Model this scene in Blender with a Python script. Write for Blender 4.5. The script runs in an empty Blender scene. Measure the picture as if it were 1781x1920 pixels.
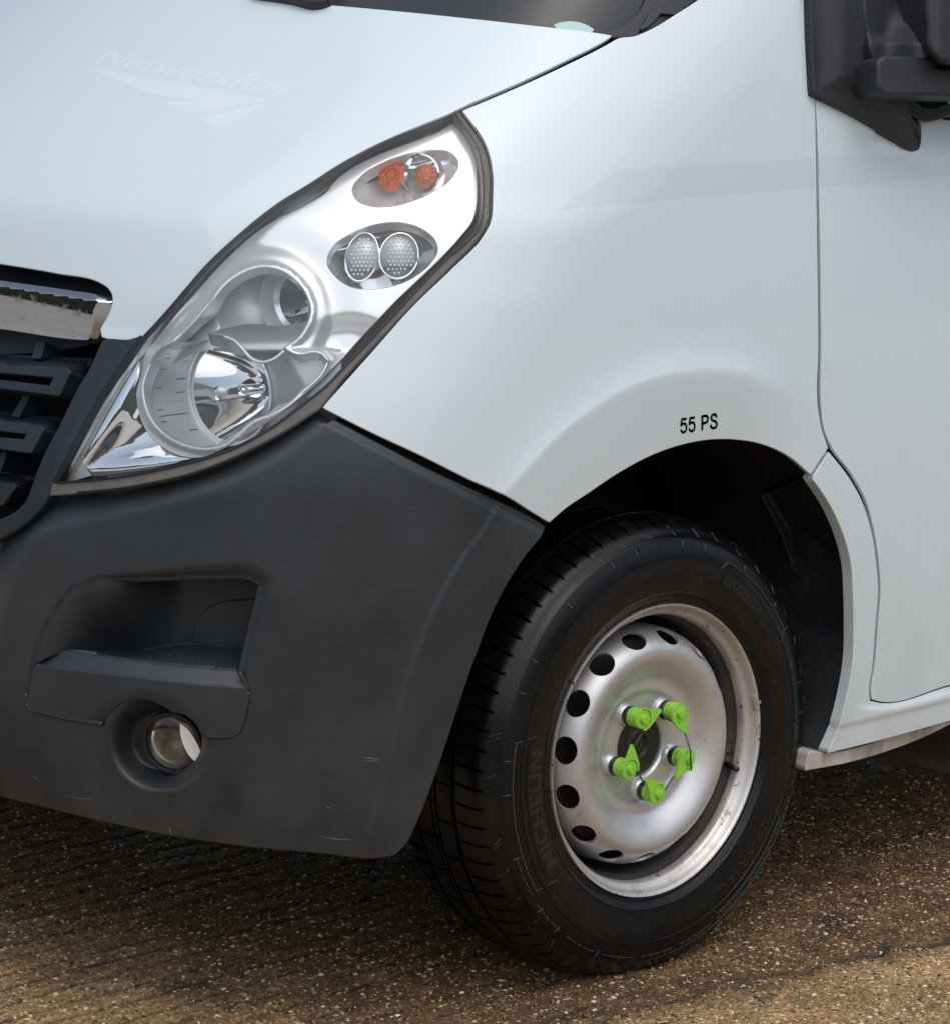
import bpy, math, random
import numpy as np
from math import sin, cos, pi, radians
from mathutils import Vector, Matrix
from mathutils.geometry import delaunay_2d_cdt
rng = np.random.default_rng(7); random.seed(7)
S = bpy.context.scene

# ------------------------------------------------------------------ camera, sky, sun, exposure
YAW, PIT, FOC = .719, .149, 4400.0
EYE = np.array([-2.429, -2.366, 1.199])
cd = bpy.data.cameras.new('camera'); cam = bpy.data.objects.new('camera', cd)
S.collection.objects.link(cam); S.camera = cam
Fw = np.array([sin(YAW)*cos(PIT), cos(YAW)*cos(PIT), -sin(PIT)])
Rt = np.array([cos(YAW), -sin(YAW), 0.0]); Up = np.cross(Rt, Fw)
cam.matrix_world = Matrix(((Rt[0], Up[0], -Fw[0], EYE[0]), (Rt[1], Up[1], -Fw[1], EYE[1]),
                           (Rt[2], Up[2], -Fw[2], EYE[2]), (0, 0, 0, 1)))
cd.sensor_fit = 'VERTICAL'; cd.sensor_height = 24.0; cd.lens = FOC/1920*24.0
cd.clip_start = .05; cd.clip_end = 1200

SUN_EL, SUN_ROT = radians(62), radians(200)      # high, behind and to the left of the photographer
w = bpy.data.worlds.new('World'); S.world = w; w.use_nodes = True
wn = w.node_tree; bg = wn.nodes['Background']
sky = wn.nodes.new('ShaderNodeTexSky'); sky.sky_type = 'NISHITA'; sky.sun_disc = False
sky.sun_elevation = SUN_EL; sky.sun_rotation = SUN_ROT; sky.dust_density = 3.0; sky.ozone_density = 1.2
hs = wn.nodes.new('ShaderNodeHueSaturation'); hs.inputs['Saturation'].default_value = .66
hs.inputs['Value'].default_value = 1.0
wn.links.new(sky.outputs[0], hs.inputs['Color']); wn.links.new(hs.outputs[0], bg.inputs['Color'])
bg.inputs['Strength'].default_value = .135
sd = bpy.data.lights.new('sun', 'SUN'); sd.energy = 1.0; sd.angle = radians(100); sd.color = (1, .97, .93)
so = bpy.data.objects.new('sun', sd); S.collection.objects.link(so)
sdir = Vector((sin(SUN_ROT)*cos(SUN_EL), cos(SUN_ROT)*cos(SUN_EL), sin(SUN_EL)))
so.rotation_euler = sdir.to_track_quat('Z', 'Y').to_euler()
vs = S.view_settings; vs.view_transform = 'Standard'; vs.look = 'None'; vs.exposure = 0.16; vs.gamma = 1.0
vs.use_curve_mapping = False
S.render.engine = 'CYCLES'
S.cycles.transparent_max_bounces = 16; S.cycles.max_bounces = 10; S.cycles.glossy_bounces = 6

# ------------------------------------------------------------------ materials
MATS = {}
def nd(t, kind, **kw):
    n = t.nodes.new(kind)
    for k, v in kw.items():
        if k in n.inputs: n.inputs[k].default_value = v
        else: setattr(n, k, v)
    return n
def setin(n, d):
    for k, v in d.items(): n.inputs[k].default_value = v
def mat(name, col, rough=.5, metal=0, **kw):
    m = bpy.data.materials.new(name); m.use_nodes = True; t = m.node_tree
    b = t.nodes['Principled BSDF']
    b.inputs['Base Color'].default_value = (*col, 1); b.inputs['Roughness'].default_value = rough
    b.inputs['Metallic'].default_value = metal
    for k, v in kw.items(): b.inputs[k].default_value = v
    MATS[name] = m
    return m, t, b
def tex(t): return nd(t, 'ShaderNodeTexCoord').outputs['Object']
def noise(t, vec, scale, detail=4, rough=.55, dist=0):
    n = nd(t, 'ShaderNodeTexNoise'); setin(n, dict(Scale=scale, Detail=detail, Roughness=rough, Distortion=dist))
    t.links.new(vec, n.inputs['Vector']); return n.outputs['Fac']
def ramp(t, fac, pts):
    r = nd(t, 'ShaderNodeValToRGB'); e = r.color_ramp.elements
    while len(e) < len(pts): e.new(.5)
    for i, (p, c) in enumerate(pts):
        e[i].position = p; e[i].color = (*c, 1) if hasattr(c, '__len__') else (c, c, c, 1)
    t.links.new(fac, r.inputs[0]); return r.outputs[0]
def mix(t, fac, a, b, mode='MIX'):
    m = nd(t, 'ShaderNodeMix', data_type='RGBA', blend_type=mode)
    if isinstance(fac, (int, float)): m.inputs[0].default_value = fac
    else: t.links.new(fac, m.inputs[0])
    for i, v in ((6, a), (7, b)):
        if hasattr(v, 'is_output') or isinstance(v, bpy.types.NodeSocket): t.links.new(v, m.inputs[i])
        else: m.inputs[i].default_value = (*v, 1)
    return m.outputs[2]
def mathn(t, op, a, b=None, clamp=False):
    m = nd(t, 'ShaderNodeMath', operation=op); m.use_clamp = clamp
    for i, v in ((0, a), (1, b)):
        if v is None: continue
        if isinstance(v, (int, float)): m.inputs[i].default_value = v
        else: t.links.new(v, m.inputs[i])
    return m.outputs[0]
def bump(t, b, h, strength=.3, dist=.001):
    n = nd(t, 'ShaderNodeBump'); setin(n, dict(Strength=strength, Distance=dist))
    t.links.new(h, n.inputs['Height']); t.links.new(n.outputs[0], b.inputs['Normal'])
def mapping(t, vec, scale=(1, 1, 1), rot=(0, 0, 0)):
    n = nd(t, 'ShaderNodeMapping'); setin(n, dict(Scale=scale, Rotation=rot))
    t.links.new(vec, n.inputs['Vector']); return n.outputs[0]
def sepz(t, vec, ax='Z'):
    s = nd(t, 'ShaderNodeSeparateXYZ'); t.links.new(vec, s.inputs[0]); return s.outputs[ax]
def maprange(t, v, a, b, c=0, d=1):
    n = nd(t, 'ShaderNodeMapRange'); t.links.new(v, n.inputs[0])
    for i, x in enumerate((a, b, c, d)): n.inputs[i+1].default_value = x
    return n.outputs[0]

def paint_mat(name, col):
    m, t, b = mat(name, col, .38)
    setin(b, {'Coat Weight': .8, 'Coat Roughness': .06, 'Specular IOR Level': .4})
    P = tex(t)
    film = ramp(t, noise(t, P, 3.0, 5), [(.42, 0), (.75, 1)])                   # traffic film
    low = maprange(t, sepz(t, P), .95, .25, 0, 1)                              # road dirt gathers low on the panels
    grime = mathn(t, 'MULTIPLY', low, ramp(t, noise(t, mapping(t, P, (1, 1, .35)), 9, 6, .65), [(.3, .25), (.8, 1)]))
    c = mix(t, mathn(t, 'MULTIPLY', film, .10), col, tuple(x*.86 for x in col))
    c = mix(t, mathn(t, 'MULTIPLY', grime, .55), c, (.42, .385, .34))
    spk = ramp(t, noise(t, P, 190, 2), [(.795, 0), (.83, 1)])
    c = mix(t, mathn(t, 'MULTIPLY', spk, .55), c, (.12, .10, .09))
    t.links.new(c, b.inputs['Base Color'])
    t.links.new(maprange(t, film, 0, 1, .05, .14), b.inputs['Coat Roughness'])
    op = noise(t, P, 700, 2)
    bump(t, b, op, .02, .0004)
    return m
paint_mat('white_paint', (.655, .75, .785))
def plastic(name, col, rough, scr=.5, bs=.35):
    m, t, b = mat(name, col, rough)
    P = tex(t)
    mot = noise(t, P, 7, 5, .6)
    c = mix(t, ramp(t, mot, [(.35, 0), (.7, 1)]), col, tuple(min(1, x*1.7) for x in col))
    sc = noise(t, mapping(t, P, (6, 6, 160), (0, .12, .5)), 3.0, 3, .7)
    c = mix(t, mathn(t, 'MULTIPLY', ramp(t, sc, [(.57, 0), (.62, 1)]), scr*.5), c, tuple(x*2.6 for x in col))
    dust = mathn(t, 'MULTIPLY', maprange(t, sepz(t, P), .55, .2), ramp(t, noise(t, P, 14, 5, .7), [(.35, 0), (.75, 1)]))
    c = mix(t, mathn(t, 'MULTIPLY', dust, .5), c, (.085, .075, .06))
    spk = ramp(t, noise(t, P, 150, 2), [(.80, 0), (.83, 1)])
    c = mix(t, mathn(t, 'MULTIPLY', spk, .5), c, (.3, .3, .28))
    t.links.new(c, b.inputs['Base Color'])
    t.links.new(maprange(t, mot, .3, .7, rough-.06, rough+.1), b.inputs['Roughness'])
    sf = noise(t, mapping(t, P, (1.0, 1.0, 3.2), (.3, .2, 0)), 13, 7, .75)
    c = mix(t, mathn(t, 'MULTIPLY', ramp(t, sf, [(.62, 0), (.70, 1)]), .45), c, tuple(x*.45 for x in col))
    t.links.new(c, b.inputs['Base Color'])
    bump(t, b, noise(t, P, 620, 3), bs*1.6, .0006)
    return m
plastic('bumper_plastic', (.018, .0225, .026), .37)
plastic('grille_plastic', (.011, .017, .022), .40, .2)
plastic('trim_plastic', (.015, .018, .021), .5, .2)
m, t, b = mat('cavity_black', (.006, .006, .007), .8)
m, t, b = mat('liner_felt', (.012, .013, .016), .7)
P = tex(t); c = mix(t, ramp(t, noise(t, P, 9, 6, .7), [(.5, 0), (.8, 1)]), (.011, .013, .017), (.060, .046, .032))
t.links.new(c, b.inputs['Base Color']); bump(t, b, noise(t, P, 120, 4), .4, .002)
mat('gap_black', (.004, .004, .005), .9)
m, t, b = mat('flap_rubber', (.013, .017, .021), .5)
P = tex(t); c = mix(t, ramp(t, noise(t, P, 22, 7, .75), [(.5, 0), (.75, 1)]), (.012, .016, .020), (.050, .046, .040)); t.links.new(c, b.inputs['Base Color'])
mat('bolt_black', (.030, .034, .038), .35)
mat('gasket_rubber', (.10, .095, .085), .6)
m, t, b = MATS['gasket_rubber'], MATS['gasket_rubber'].node_tree, MATS['gasket_rubber'].node_tree.nodes['Principled BSDF']
P = tex(t)
c = mix(t, ramp(t, noise(t, P, 40, 6, .75), [(.4, 0), (.75, 1)]), (.115, .12, .12), (.20, .175, .125))
c = mix(t, ramp(t, noise(t, P, 260, 2), [(.7, 0), (.78, 1)]), c, (.45, .42, .36))
t.links.new(c, b.inputs['Base Color'])
mat('chrome', (.88, .89, .90), .035, 1)
m, t, b = mat('grille_chrome', (.46, .47, .49), .10, 1)
P = tex(t); d = ramp(t, noise(t, P, 60, 5, .7), [(.52, 0), (.72, 1)])
t.links.new(maprange(t, d, 0, 1, .05, .42), b.inputs['Roughness'])
mat('oval_chrome', (.95, .96, .97), .06, .74)
mat('lamp_chrome', (.94, .95, .96), .04, .92)
m, t, b = mat('satin_silver', (.92, .94, .95), .24, .45)
setin(b, {'Specular IOR Level': .7})
m, t, b = mat('bore_silver', (.78, .80, .80), .36, .35)
m, t, b = mat('housing_grey', (.50, .52, .53), .4, .3)
mat('shade_grey', (.50, .52, .53), .30, .6)
m, t, b = mat('amber', (.60, .085, .010), .14, 0, **{'Coat Weight': .6})
vo = nd(t, 'ShaderNodeTexVoronoi'); vo.inputs['Scale'].default_value = 260; t.links.new(tex(t), vo.inputs['Vector']); bump(t, b, vo.outputs['Distance'], .9, .004)
mat('lamp_black', (.012, .012, .013), .3)
m, t, b = mat('facet_lens', (.30, .32, .33), .12, .5)
m, t, b = mat('bulb_glass', (.85, .87, .88), .05, .3, **{'Coat Weight': 1.0})
mat('decal_navy', (.02, .015, .12), .45)
def ghost(name, col):
    m, t, b = mat(name, col, .42); setin(b, {'Coat Weight': .8, 'Coat Roughness': .10, 'Specular IOR Level': .4})
ghost('ghost_light', (.70, .785, .82)); ghost('ghost_dark', (.61, .695, .73))
# glass: a thin clear sheet (sees through, mirrors by angle)
def sheet(name, tint, gloss_rough=.02, ior=1.5, dirt=0.0):
    m = bpy.data.materials.new(name); m.use_nodes = True; t = m.node_tree; t.nodes.clear(); MATS[name] = m
    out = nd(t, 'ShaderNodeOutputMaterial'); tr = nd(t, 'ShaderNodeBsdfTransparent'); gl = nd(t, 'ShaderNodeBsdfGlossy')
    tr.inputs[0].default_value = (*tint, 1); gl.inputs['Roughness'].default_value = gloss_rough
    fr = nd(t, 'ShaderNodeFresnel'); fr.inputs[0].default_value = ior
    mx = nd(t, 'ShaderNodeMixShader'); t.links.new(fr.outputs[0], mx.inputs[0])
    t.links.new(tr.outputs[0], mx.inputs[1]); t.links.new(gl.outputs[0], mx.inputs[2])
    last = mx.outputs[0]
    if dirt:
        df = nd(t, 'ShaderNodeBsdfDiffuse'); df.inputs[0].default_value = (.6, .6, .58, 1)
        m2 = nd(t, 'ShaderNodeMixShader'); P = tex(t)
        f = mathn(t, 'MULTIPLY', ramp(t, noise(t, P, 30, 6, .7), [(.45, 0), (.8, 1)]), dirt)
        t.links.new(f, m2.inputs[0]); t.links.new(last, m2.inputs[1]); t.links.new(df.outputs[0], m2.inputs[2]); last = m2.outputs[0]
    t.links.new(last, out.inputs[0])
sheet('lens_clear', (.97, .98, .98), .01, 1.38, .03)
sheet('fog_glass', (.80, .78, .73), .06, 1.5, .22)
mat('screen_glass', (.022, .030, .036), .06, 0, **{'Specular IOR Level': .35})
mat('window_glass', (.012, .040, .034), .03, 0, **{'Coat Weight': 1.0})
mat('sticker', (.45, .62, .58), .5)
# tyre
m, t, b = mat('rubber', (.005, .006, .007), .30, 0, **{'Specular IOR Level': .30})
P = tex(t); mot = noise(t, P, 11, 5, .65)
c = mix(t, ramp(t, mot, [(.45, 0), (.75, 1)]), (.0028, .0036, .0042), (.0075, .0078, .0080))
dd = mathn(t, 'MULTIPLY', ramp(t, noise(t, mapping(t, P, (1, 1, 1)), 32, 6, .7), [(.55, 0), (.75, 1)]), .30)
c = mix(t, dd, c, (.035, .030, .024)); t.links.new(c, b.inputs['Base Color'])
t.links.new(maprange(t, mot, .3, .7, .20, .36), b.inputs['Roughness']); bump(t, b, noise(t, P, 500, 3), .35, .0005)
m, t, b = mat('rubber_raised', (.009, .010, .011), .28)
mat('rubber_block', (.010, .0115, .0135), .28)
mat('rubber_glint', (.065, .068, .07), .25)  # paler than the tyre: glints on the ribs put into the colour
# wheel steel
def steel(name, col, met, rust, grime=.35):
    m, t, b = mat(name, col, .34, met)
    P = tex(t)
    n1 = noise(t, P, 5, 6, .6)
    c = mix(t, ramp(t, n1, [(.4, 0), (.75, 1)]), col, tuple(x*.78 for x in col))
    br = ramp(t, noise(t, P, 17, 6, .7), [(.55, 0), (.75, 1)])
    c = mix(t, mathn(t, 'MULTIPLY', br, grime), c, (.27, .20, .14))
    dk = ramp(t, noise(t, P, 26, 7, .75), [(.60, 0), (.68, 1)]); c = mix(t, mathn(t, 'MULTIPLY', dk, grime*.9), c, (.10, .075, .06))
    ch = ramp(t, noise(t, P, 75, 3, .6), [(.745-rust*.10, 0), (.765-rust*.10, 1)])
    c = mix(t, ch, c, (.035, .022, .018))
    t.links.new(c, b.inputs['Base Color'])
    t.links.new(mathn(t, 'MULTIPLY', mathn(t, 'SUBTRACT', 1.0, ch), met), b.inputs['Metallic'])
    t.links.new(maprange(t, n1, .3, .7, .34, .50), b.inputs['Roughness'])
    bump(t, b, noise(t, P, 900, 2), .10, .0004)
steel('wheel_silver', (.66, .66, .66), .74, 0)
steel('rim_silver', (.64, .62, .59), .68, .8, .75)
steel('well_dirt', (.10, .095, .09), .4, 1.2, 1.5)
steel('drum_steel', (.06, .055, .05), .5, .9)
m, t, b = mat('nut_steel', (.05, .045, .045), .4, .6)
m, t, b = mat('hub_black', (.022, .019, .017), .55)
P = tex(t); c = mix(t, ramp(t, noise(t, P, 70, 5, .7), [(.5, 0), (.72, 1)]), (.016, .014, .013), (.06, .045, .035)); t.links.new(c, b.inputs['Base Color'])
m, t, b = mat('green_plastic', (.17, .52, .025), .45, 0, **{'Subsurface Weight': .0})
P = tex(t); c = mix(t, ramp(t, noise(t, P, 160, 4, .7), [(.42, 0), (.72, 1)]), (.30, .66, .06), (.20, .48, .045))
c = mix(t, ramp(t, noise(t, P, 420, 3, .7), [(.66, 0), (.72, 1)]), c, (.10, .22, .03)); t.links.new(c, b.inputs['Base Color'])
bump(t, b, noise(t, P, 600, 3), .12, .0004)
mat('rod_wire', (.07, .07, .08), .35, .3)
mat('weight_lead', (.45, .44, .42), .4, .6)
# sill skirt (dirty)
m, t, b = mat('skirt_paint', (.50, .48, .44), .5)
P = tex(t); c = mix(t, ramp(t, noise(t, mapping(t, P, (1, 1, .3)), 14, 6, .7), [(.35, 0), (.7, 1)]), (.55, .53, .49), (.25, .20, .15)); t.links.new(c, b.inputs['Base Color'])
# concrete
m, t, b = mat('concrete', (.10, .08, .05), .7); P = tex(t)
big = noise(t, P, 2.3, 6, .6); mid = noise(t, P, 13, 6, .7); fine = noise(t, P, 120, 6, .8)
c = mix(t, ramp(t, mid, [(.30, 0), (.70, 1)]), (.078, .040, .013), (.30, .165, .060))
# paler: dry worn strip past the crack; open-sky light painted before the nose
wy = nd(t, 'ShaderNodeAttribute', attribute_name='wear_skylight').outputs['Fac']
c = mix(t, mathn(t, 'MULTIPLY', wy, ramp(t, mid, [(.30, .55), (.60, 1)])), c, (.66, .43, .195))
c = mix(t, mathn(t, 'MULTIPLY', ramp(t, fine, [(.36, 1), (.52, 0)]), .85), c, (.030, .018, .009))
c = mix(t, mathn(t, 'MULTIPLY', ramp(t, fine, [(.58, 0), (.68, 1)]), .45), c, (.42, .34, .23))
c = mix(t, mathn(t, 'MULTIPLY', ramp(t, noise(t, P, 380, 3, .8), [(.58, 0), (.68, 1)]), .75), c, (.50, .42, .31))
vg = nd(t, 'ShaderNodeTexVoronoi'); vg.inputs['Scale'].default_value = 235; vg.inputs['Randomness'].default_value = 1.0
t.links.new(P, vg.inputs['Vector']); gr = nd(t, 'ShaderNodeSeparateColor'); t.links.new(vg.outputs['Color'], gr.inputs[0])
c = mix(t, 1.0, c, ramp(t, gr.outputs[0], [(0, .62), (.30, .80), (.80, 1.02), (.93, 1.35), (1, 2.6)]), 'MULTIPLY')
oil = ramp(t, noise(t, P, 4.1, 4, .6, .4), [(.60, 0), (.68, 1)])
c = mix(t, mathn(t, 'MULTIPLY', oil, .6), c, (.030, .021, .014))
so_ = nd(t, 'ShaderNodeAttribute', attribute_name='groove_shade')      # shade of the grooves painted dark, the crack darkened with it
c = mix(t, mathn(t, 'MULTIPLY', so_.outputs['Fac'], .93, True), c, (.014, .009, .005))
t.links.new(c, b.inputs['Base Color'])
t.links.new(maprange(t, mid, .38, .62, .16, .65), b.inputs['Roughness'])
h = mathn(t, 'ADD', mathn(t, 'MULTIPLY', fine, 1.0), mathn(t, 'MULTIPLY', gr.outputs[0], .35)); bump(t, b, h, 1.0, .004)
m, t, b = mat('pale_concrete', (.34, .31, .27), .8); P = tex(t)
c = mix(t, ramp(t, noise(t, P, 1.1, 8, .7), [(.3, 0), (.7, 1)]), (.36, .33, .29), (.55, .515, .46))
vl = nd(t, 'ShaderNodeVectorMath', operation='LENGTH'); t.links.new(P, vl.inputs[0]); nn = noise(t, P, 9, 7, .75)
br = mix(t, ramp(t, nn, [(.3, 0), (.7, 1)]), (.12, .08, .042), (.42, .30, .165)); far_ = mathn(t, 'ADD', vl.outputs['Value'], mathn(t, 'MULTIPLY', noise(t, P, .8, 5, .6), 2.5))
c = mix(t, maprange(t, far_, 3.4, 5.6), br, c); t.links.new(c, b.inputs['Base Color'])
m, t, b = mat('aggregate', (.45, .38, .28), .28); oi = nd(t, 'ShaderNodeNewGeometry')
c = ramp(t, oi.outputs['Random Per Island'], [(0, (.035, .022, .012)), (.34, (.13, .085, .042)), (.58, (.32, .235, .13)), (.80, (.55, .46, .33)), (.93, (.80, .72, .58)), (1, (.40, .14, .03))])
t.links.new(c, b.inputs['Base Color'])
m, t, b = mat('far_trees', (.03, .045, .02), .9); P = tex(t)
c = mix(t, noise(t, P, .35, 6, .7), (.012, .018, .008), (.06, .08, .035)); t.links.new(c, b.inputs['Base Color'])

# ------------------------------------------------------------------ the shape of the van's skin
_pz = np.array([.00, .20, .32, .45, .60, .70, .80, .92, 1.03, 1.13, 1.20, 1.30, 1.40, 1.47, 1.60, 1.80, 2.00, 2.15, 2.24, 2.30, 2.34])
_px = np.array([-.80, -.83, -.860, -.875, -.880, -.878, -.865, -.835, -.80, -.755, -.69, -.585, -.475, -.395, -.245, -.02, .22, .42, .60, .85, 1.35])
_tz = np.linspace(-.1, 2.5, 1301); _tx = np.interp(_tz, _pz, _px)
_kk = np.exp(-.5*(np.arange(-40, 41)/11.0)**2); _kk /= _kk.sum()
_tx = np.convolve(np.pad(_tx, 40, mode='edge'), _kk, 'valid'); _sl = np.gradient(_tx, _tz)
_cs = 1/np.sqrt(1+_sl**2)
def sstep(a, b, v):
    u = np.clip((v-a)/(b-a), 0, 1); return u*u*(3-2*u)
def body(P):
    x, y, z = P[..., 0], P[..., 1], P[..., 2]
    c = .17 + .20*sstep(.75, 1.45, z)
    f1 = (np.interp(z, _tz, _tx) + c*(1-y)**2 - x)*np.interp(z, _tz, _cs)
    tum = .11*np.clip(z-.95, 0, 3)**1.5 + .05*np.clip(.55-z, 0, 1)**2*2
    tap = .16*np.clip(-x-.05, 0, 2)**2
    f2 = -.052 + tum + tap - y
    k = .34 - .10*sstep(.9, 1.3, z)
    h = np.clip(k-np.abs(f1-f2), 0, None)/k
    return np.maximum(f1, f2) + h*h*k*.25
STATION = EYE.copy()                         # the point the outlines were surveyed from
def rays(q):
    q = np.atleast_2d(np.asarray(q, float))
    d = Fw*FOC + (q[:, :1]-890.5)*Rt + (960-q[:, 1:2])*Up
    return d/np.linalg.norm(d, axis=1, keepdims=True)
def lift(q, inset=0.0):
    """points of the van's skin (moved inwards by inset) on the survey rays q"""
    d = rays(q); n = len(d); ins = np.broadcast_to(np.asarray(inset, float), (n,))
    ts = np.arange(1.7, 6.0, .06)
    v = body(STATION + d[:, None, :]*ts[None, :, None]) + ins[:, None]
    hit = v < 0; i = hit.argmax(1); ok = hit.any(1)
    i = np.where(ok, np.maximum(i, 1), np.abs(v).argmin(1)); i = np.clip(i, 1, len(ts)-1)
    a, b2 = ts[i-1].copy(), ts[i].copy()
    for _ in range(24):
        m_ = (a+b2)/2; s = body(STATION+d*m_[:, None]) + ins < 0
        b2 = np.where(s, m_, b2); a = np.where(s, a, m_)
    return STATION + d*((a+b2)/2)[:, None]
def onplane(q, p0, n):
    d = rays(q); n = np.asarray(n, float); s = ((np.asarray(p0)-STATION)@n)/(d@n)
    return STATION + d*s[:, None]
def project(P):
    d = np.atleast_2d(P)-STATION; z = d@Fw
    return np.stack([890.5+FOC*(d@Rt)/z, 960-FOC*(d@Up)/z], 1)

# ------------------------------------------------------------------ mesh helpers
def tag(o, label=None, cat=None, group=None, kind=None):
    if label: o['label'] = label
    if cat: o['category'] = cat
    if group: o['group'] = group
    if kind: o['kind'] = kind
    return o
def link(name, V, F, matname, parent=None, smooth=True, normals=None, auto=None):
    me = bpy.data.meshes.new(name); me.from_pydata([tuple(map(float, v)) for v in V], [], [tuple(map(int, f)) for f in F])
    me.materials.append(MATS[matname])
    if smooth: me.polygons.foreach_set('use_smooth', [True]*len(me.polygons))
    if normals is not None: me.normals_split_custom_set_from_vertices([tuple(map(float, n)) for n in normals])
    elif auto is not None:
        me.set_sharp_from_angle(angle=radians(auto))
    me.update()
    o = bpy.data.objects.new(name, me); S.collection.objects.link(o)
    if parent: o.parent = parent
    return o
def empty(name, parent=None, loc=(0, 0, 0)):
    o = bpy.data.objects.new(name, None); S.collection.objects.link(o); o.location = loc; o.parent = parent
    o.empty_display_size = .1; return o
def unit(a):
    return a/np.maximum(np.linalg.norm(a, axis=-1, keepdims=True), 1e-12)
def spline(pts, step=7.0, closed=True, corner=32):
    """smooth curve through pts, sharp where the turn exceeds `corner` degrees"""
    p = np.array([q[:2] for q in pts], float); n = len(p); out = []
    rngi = range(n) if closed else range(n-1)
    def sharp(i):
        if not closed and i in (0, n-1): return True
        if len(pts[i]) > 2: return pts[i][2] == 1
        a = p[i]-p[(i-1) % n]; b_ = p[(i+1) % n]-p[i]
        ca = (a@b_)/max(np.linalg.norm(a)*np.linalg.norm(b_), 1e-9)
        return ca < cos(radians(corner))
    sh = [sharp(i) for i in range(n)]
    for i in rngi:
        a, b_ = p[i], p[(i+1) % n]; L = np.linalg.norm(b_-a)
        def tan(j, fwd):
            if sh[j]: return (b_-a)
            pr, nx = p[(j-1) % n], p[(j+1) % n]; l1, l2 = np.linalg.norm(p[j]-pr), np.linalg.norm(nx-p[j])
            d_ = (p[j]-pr)/max(l1, 1e-9)*l2 + (nx-p[j])/max(l2, 1e-9)*l1
            return unit(d_)*L
        t0, t1 = tan(i, 1), tan((i+1) % n, 0); m_ = max(1, int(round(L/step)))
        for k in range(m_):
            u = k/m_
            out.append((2*u**3-3*u*u+1)*a + (u**3-2*u*u+u)*t0 + (-2*u**3+3*u*u)*b_ + (u**3-u*u)*t1)
    if not closed: out.append(p[-1])
    return np.array(out)
def inpoly(pts, poly):
    x, y = pts[:, 0], pts[:, 1]; c = np.zeros(len(pts), bool); n = len(poly)
    for i in range(n):
        x1, y1 = poly[i]; x2, y2 = poly[i-1]
        if y1 == y2: continue
        c ^= ((y1 > y) != (y2 > y)) & (x < (x2-x1)*(y-y1)/(y2-y1)+x1)
    return c
def segdist(pts, line, closed=False):
    d = np.full(len(pts), 1e9); n = len(line)
    for i in range(n if closed else n-1):
        a, b_ = line[i], line[(i+1) % n]; ab = b_-a; L = max(ab@ab, 1e-9)
        u = np.clip(((pts-a)@ab)/L, 0, 1); d = np.minimum(d, np.linalg.norm(pts-(a+u[:, None]*ab), axis=1))
    return d
def sided(pts, line):
    """signed distance to an open polyline: positive on the right of its direction (image y down)"""
    best = np.full(len(pts), 1e9); sg = np.ones(len(pts))
    for i in range(len(line)-1):
        a, b_ = line[i], line[i+1]; ab = b_-a; L = max(ab@ab, 1e-9)
        u = np.clip(((pts-a)@ab)/L, 0, 1); d = np.linalg.norm(pts-(a+u[:, None]*ab), axis=1)
        cr = ab[0]*(pts[:, 1]-a[1])-ab[1]*(pts[:, 0]-a[0]); m_ = d < best
        best = np.where(m_, d, best); sg = np.where(m_, np.sign(cr), sg)
    return best*sg
def tri(outline, holes=(), step=9.0, feats=(), pad=.45):
    loops = [outline]+list(holes); V = []; E = []
    for lp in loops:
        b0 = len(V); V += list(lp); E += [(b0+i, b0+(i+1) % len(lp)) for i in range(len(lp))]
    nb = len(V); feat_pts = []
    for ft in feats:
        ft = np.asarray(ft); ok = inpoly(ft, outline)
        for h in holes: ok &= ~inpoly(ft, h)
        dd_ = np.min([segdist(ft, lp, True) for lp in loops], axis=0); ok &= dd_ > step*.35
        feat_pts.append(ft[ok])
    lo, hi = outline.min(0), outline.max(0)
    gx, gy = np.meshgrid(np.arange(lo[0], hi[0], step), np.arange(lo[1], hi[1], step*.866))
    gx = gx + (np.arange(gx.shape[0])[:, None] % 2)*step*.5
    G = np.stack([gx.ravel(), gy.ravel()], 1); ok = inpoly(G, outline)
    for h in holes: ok &= ~inpoly(G, h)
    G = G[ok]
    if len(G):
        d = np.min([segdist(G, lp, True) for lp in loops], axis=0); G = G[d > step*pad]
    for fp in feat_pts:
        if len(fp) and len(G):
            d = segdist(G, fp); G = G[d > step*.3]
    allp = V+[p for fp in feat_pts for p in fp]+list(G)
    r = delaunay_2d_cdt([Vector((float(p[0]), float(p[1]))) for p in allp], E, [], 0, 1e-4)
    P2 = np.array([tuple(v) for v in r[0]]); T = np.array([f for f in r[2] if len(f) == 3])
    c = P2[T].mean(1); ok = inpoly(c, outline)
    for h in holes: ok &= ~inpoly(c, h)
    T = T[ok]; a, b_, c_ = P2[T[:, 0]], P2[T[:, 1]], P2[T[:, 2]]
    ar = (b_[:, 0]-a[:, 0])*(c_[:, 1]-a[:, 1])-(b_[:, 1]-a[:, 1])*(c_[:, 0]-a[:, 0])
    T[ar > 0] = T[ar > 0][:, ::-1]                      # counter-clockwise as seen (image y runs down)
    T = T[np.abs(ar) > 1e-6]
    # input index -> output index
    mp = {}
    for i, orig in enumerate(r[3]):
        for o_ in orig: mp[o_] = i
    lps = []; k = 0
    for lp in loops: lps.append([mp[k+i] for i in range(len(lp))]); k += len(lp)
    return P2, T, lps
def surf(fn):
    """fn(q)->world points; returns positions and normals (towards the survey side)"""
    def g(q, e=.8):
        p = fn(q); du = fn(q+[e, 0])-fn(q-[e, 0]); dv = fn(q+[0, e])-fn(q-[0, e])
        n = unit(np.cross(dv, du)); fl = ((n*(STATION-p)).sum(1) < 0); n[fl] *= -1
        return p, n
    return g
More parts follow.
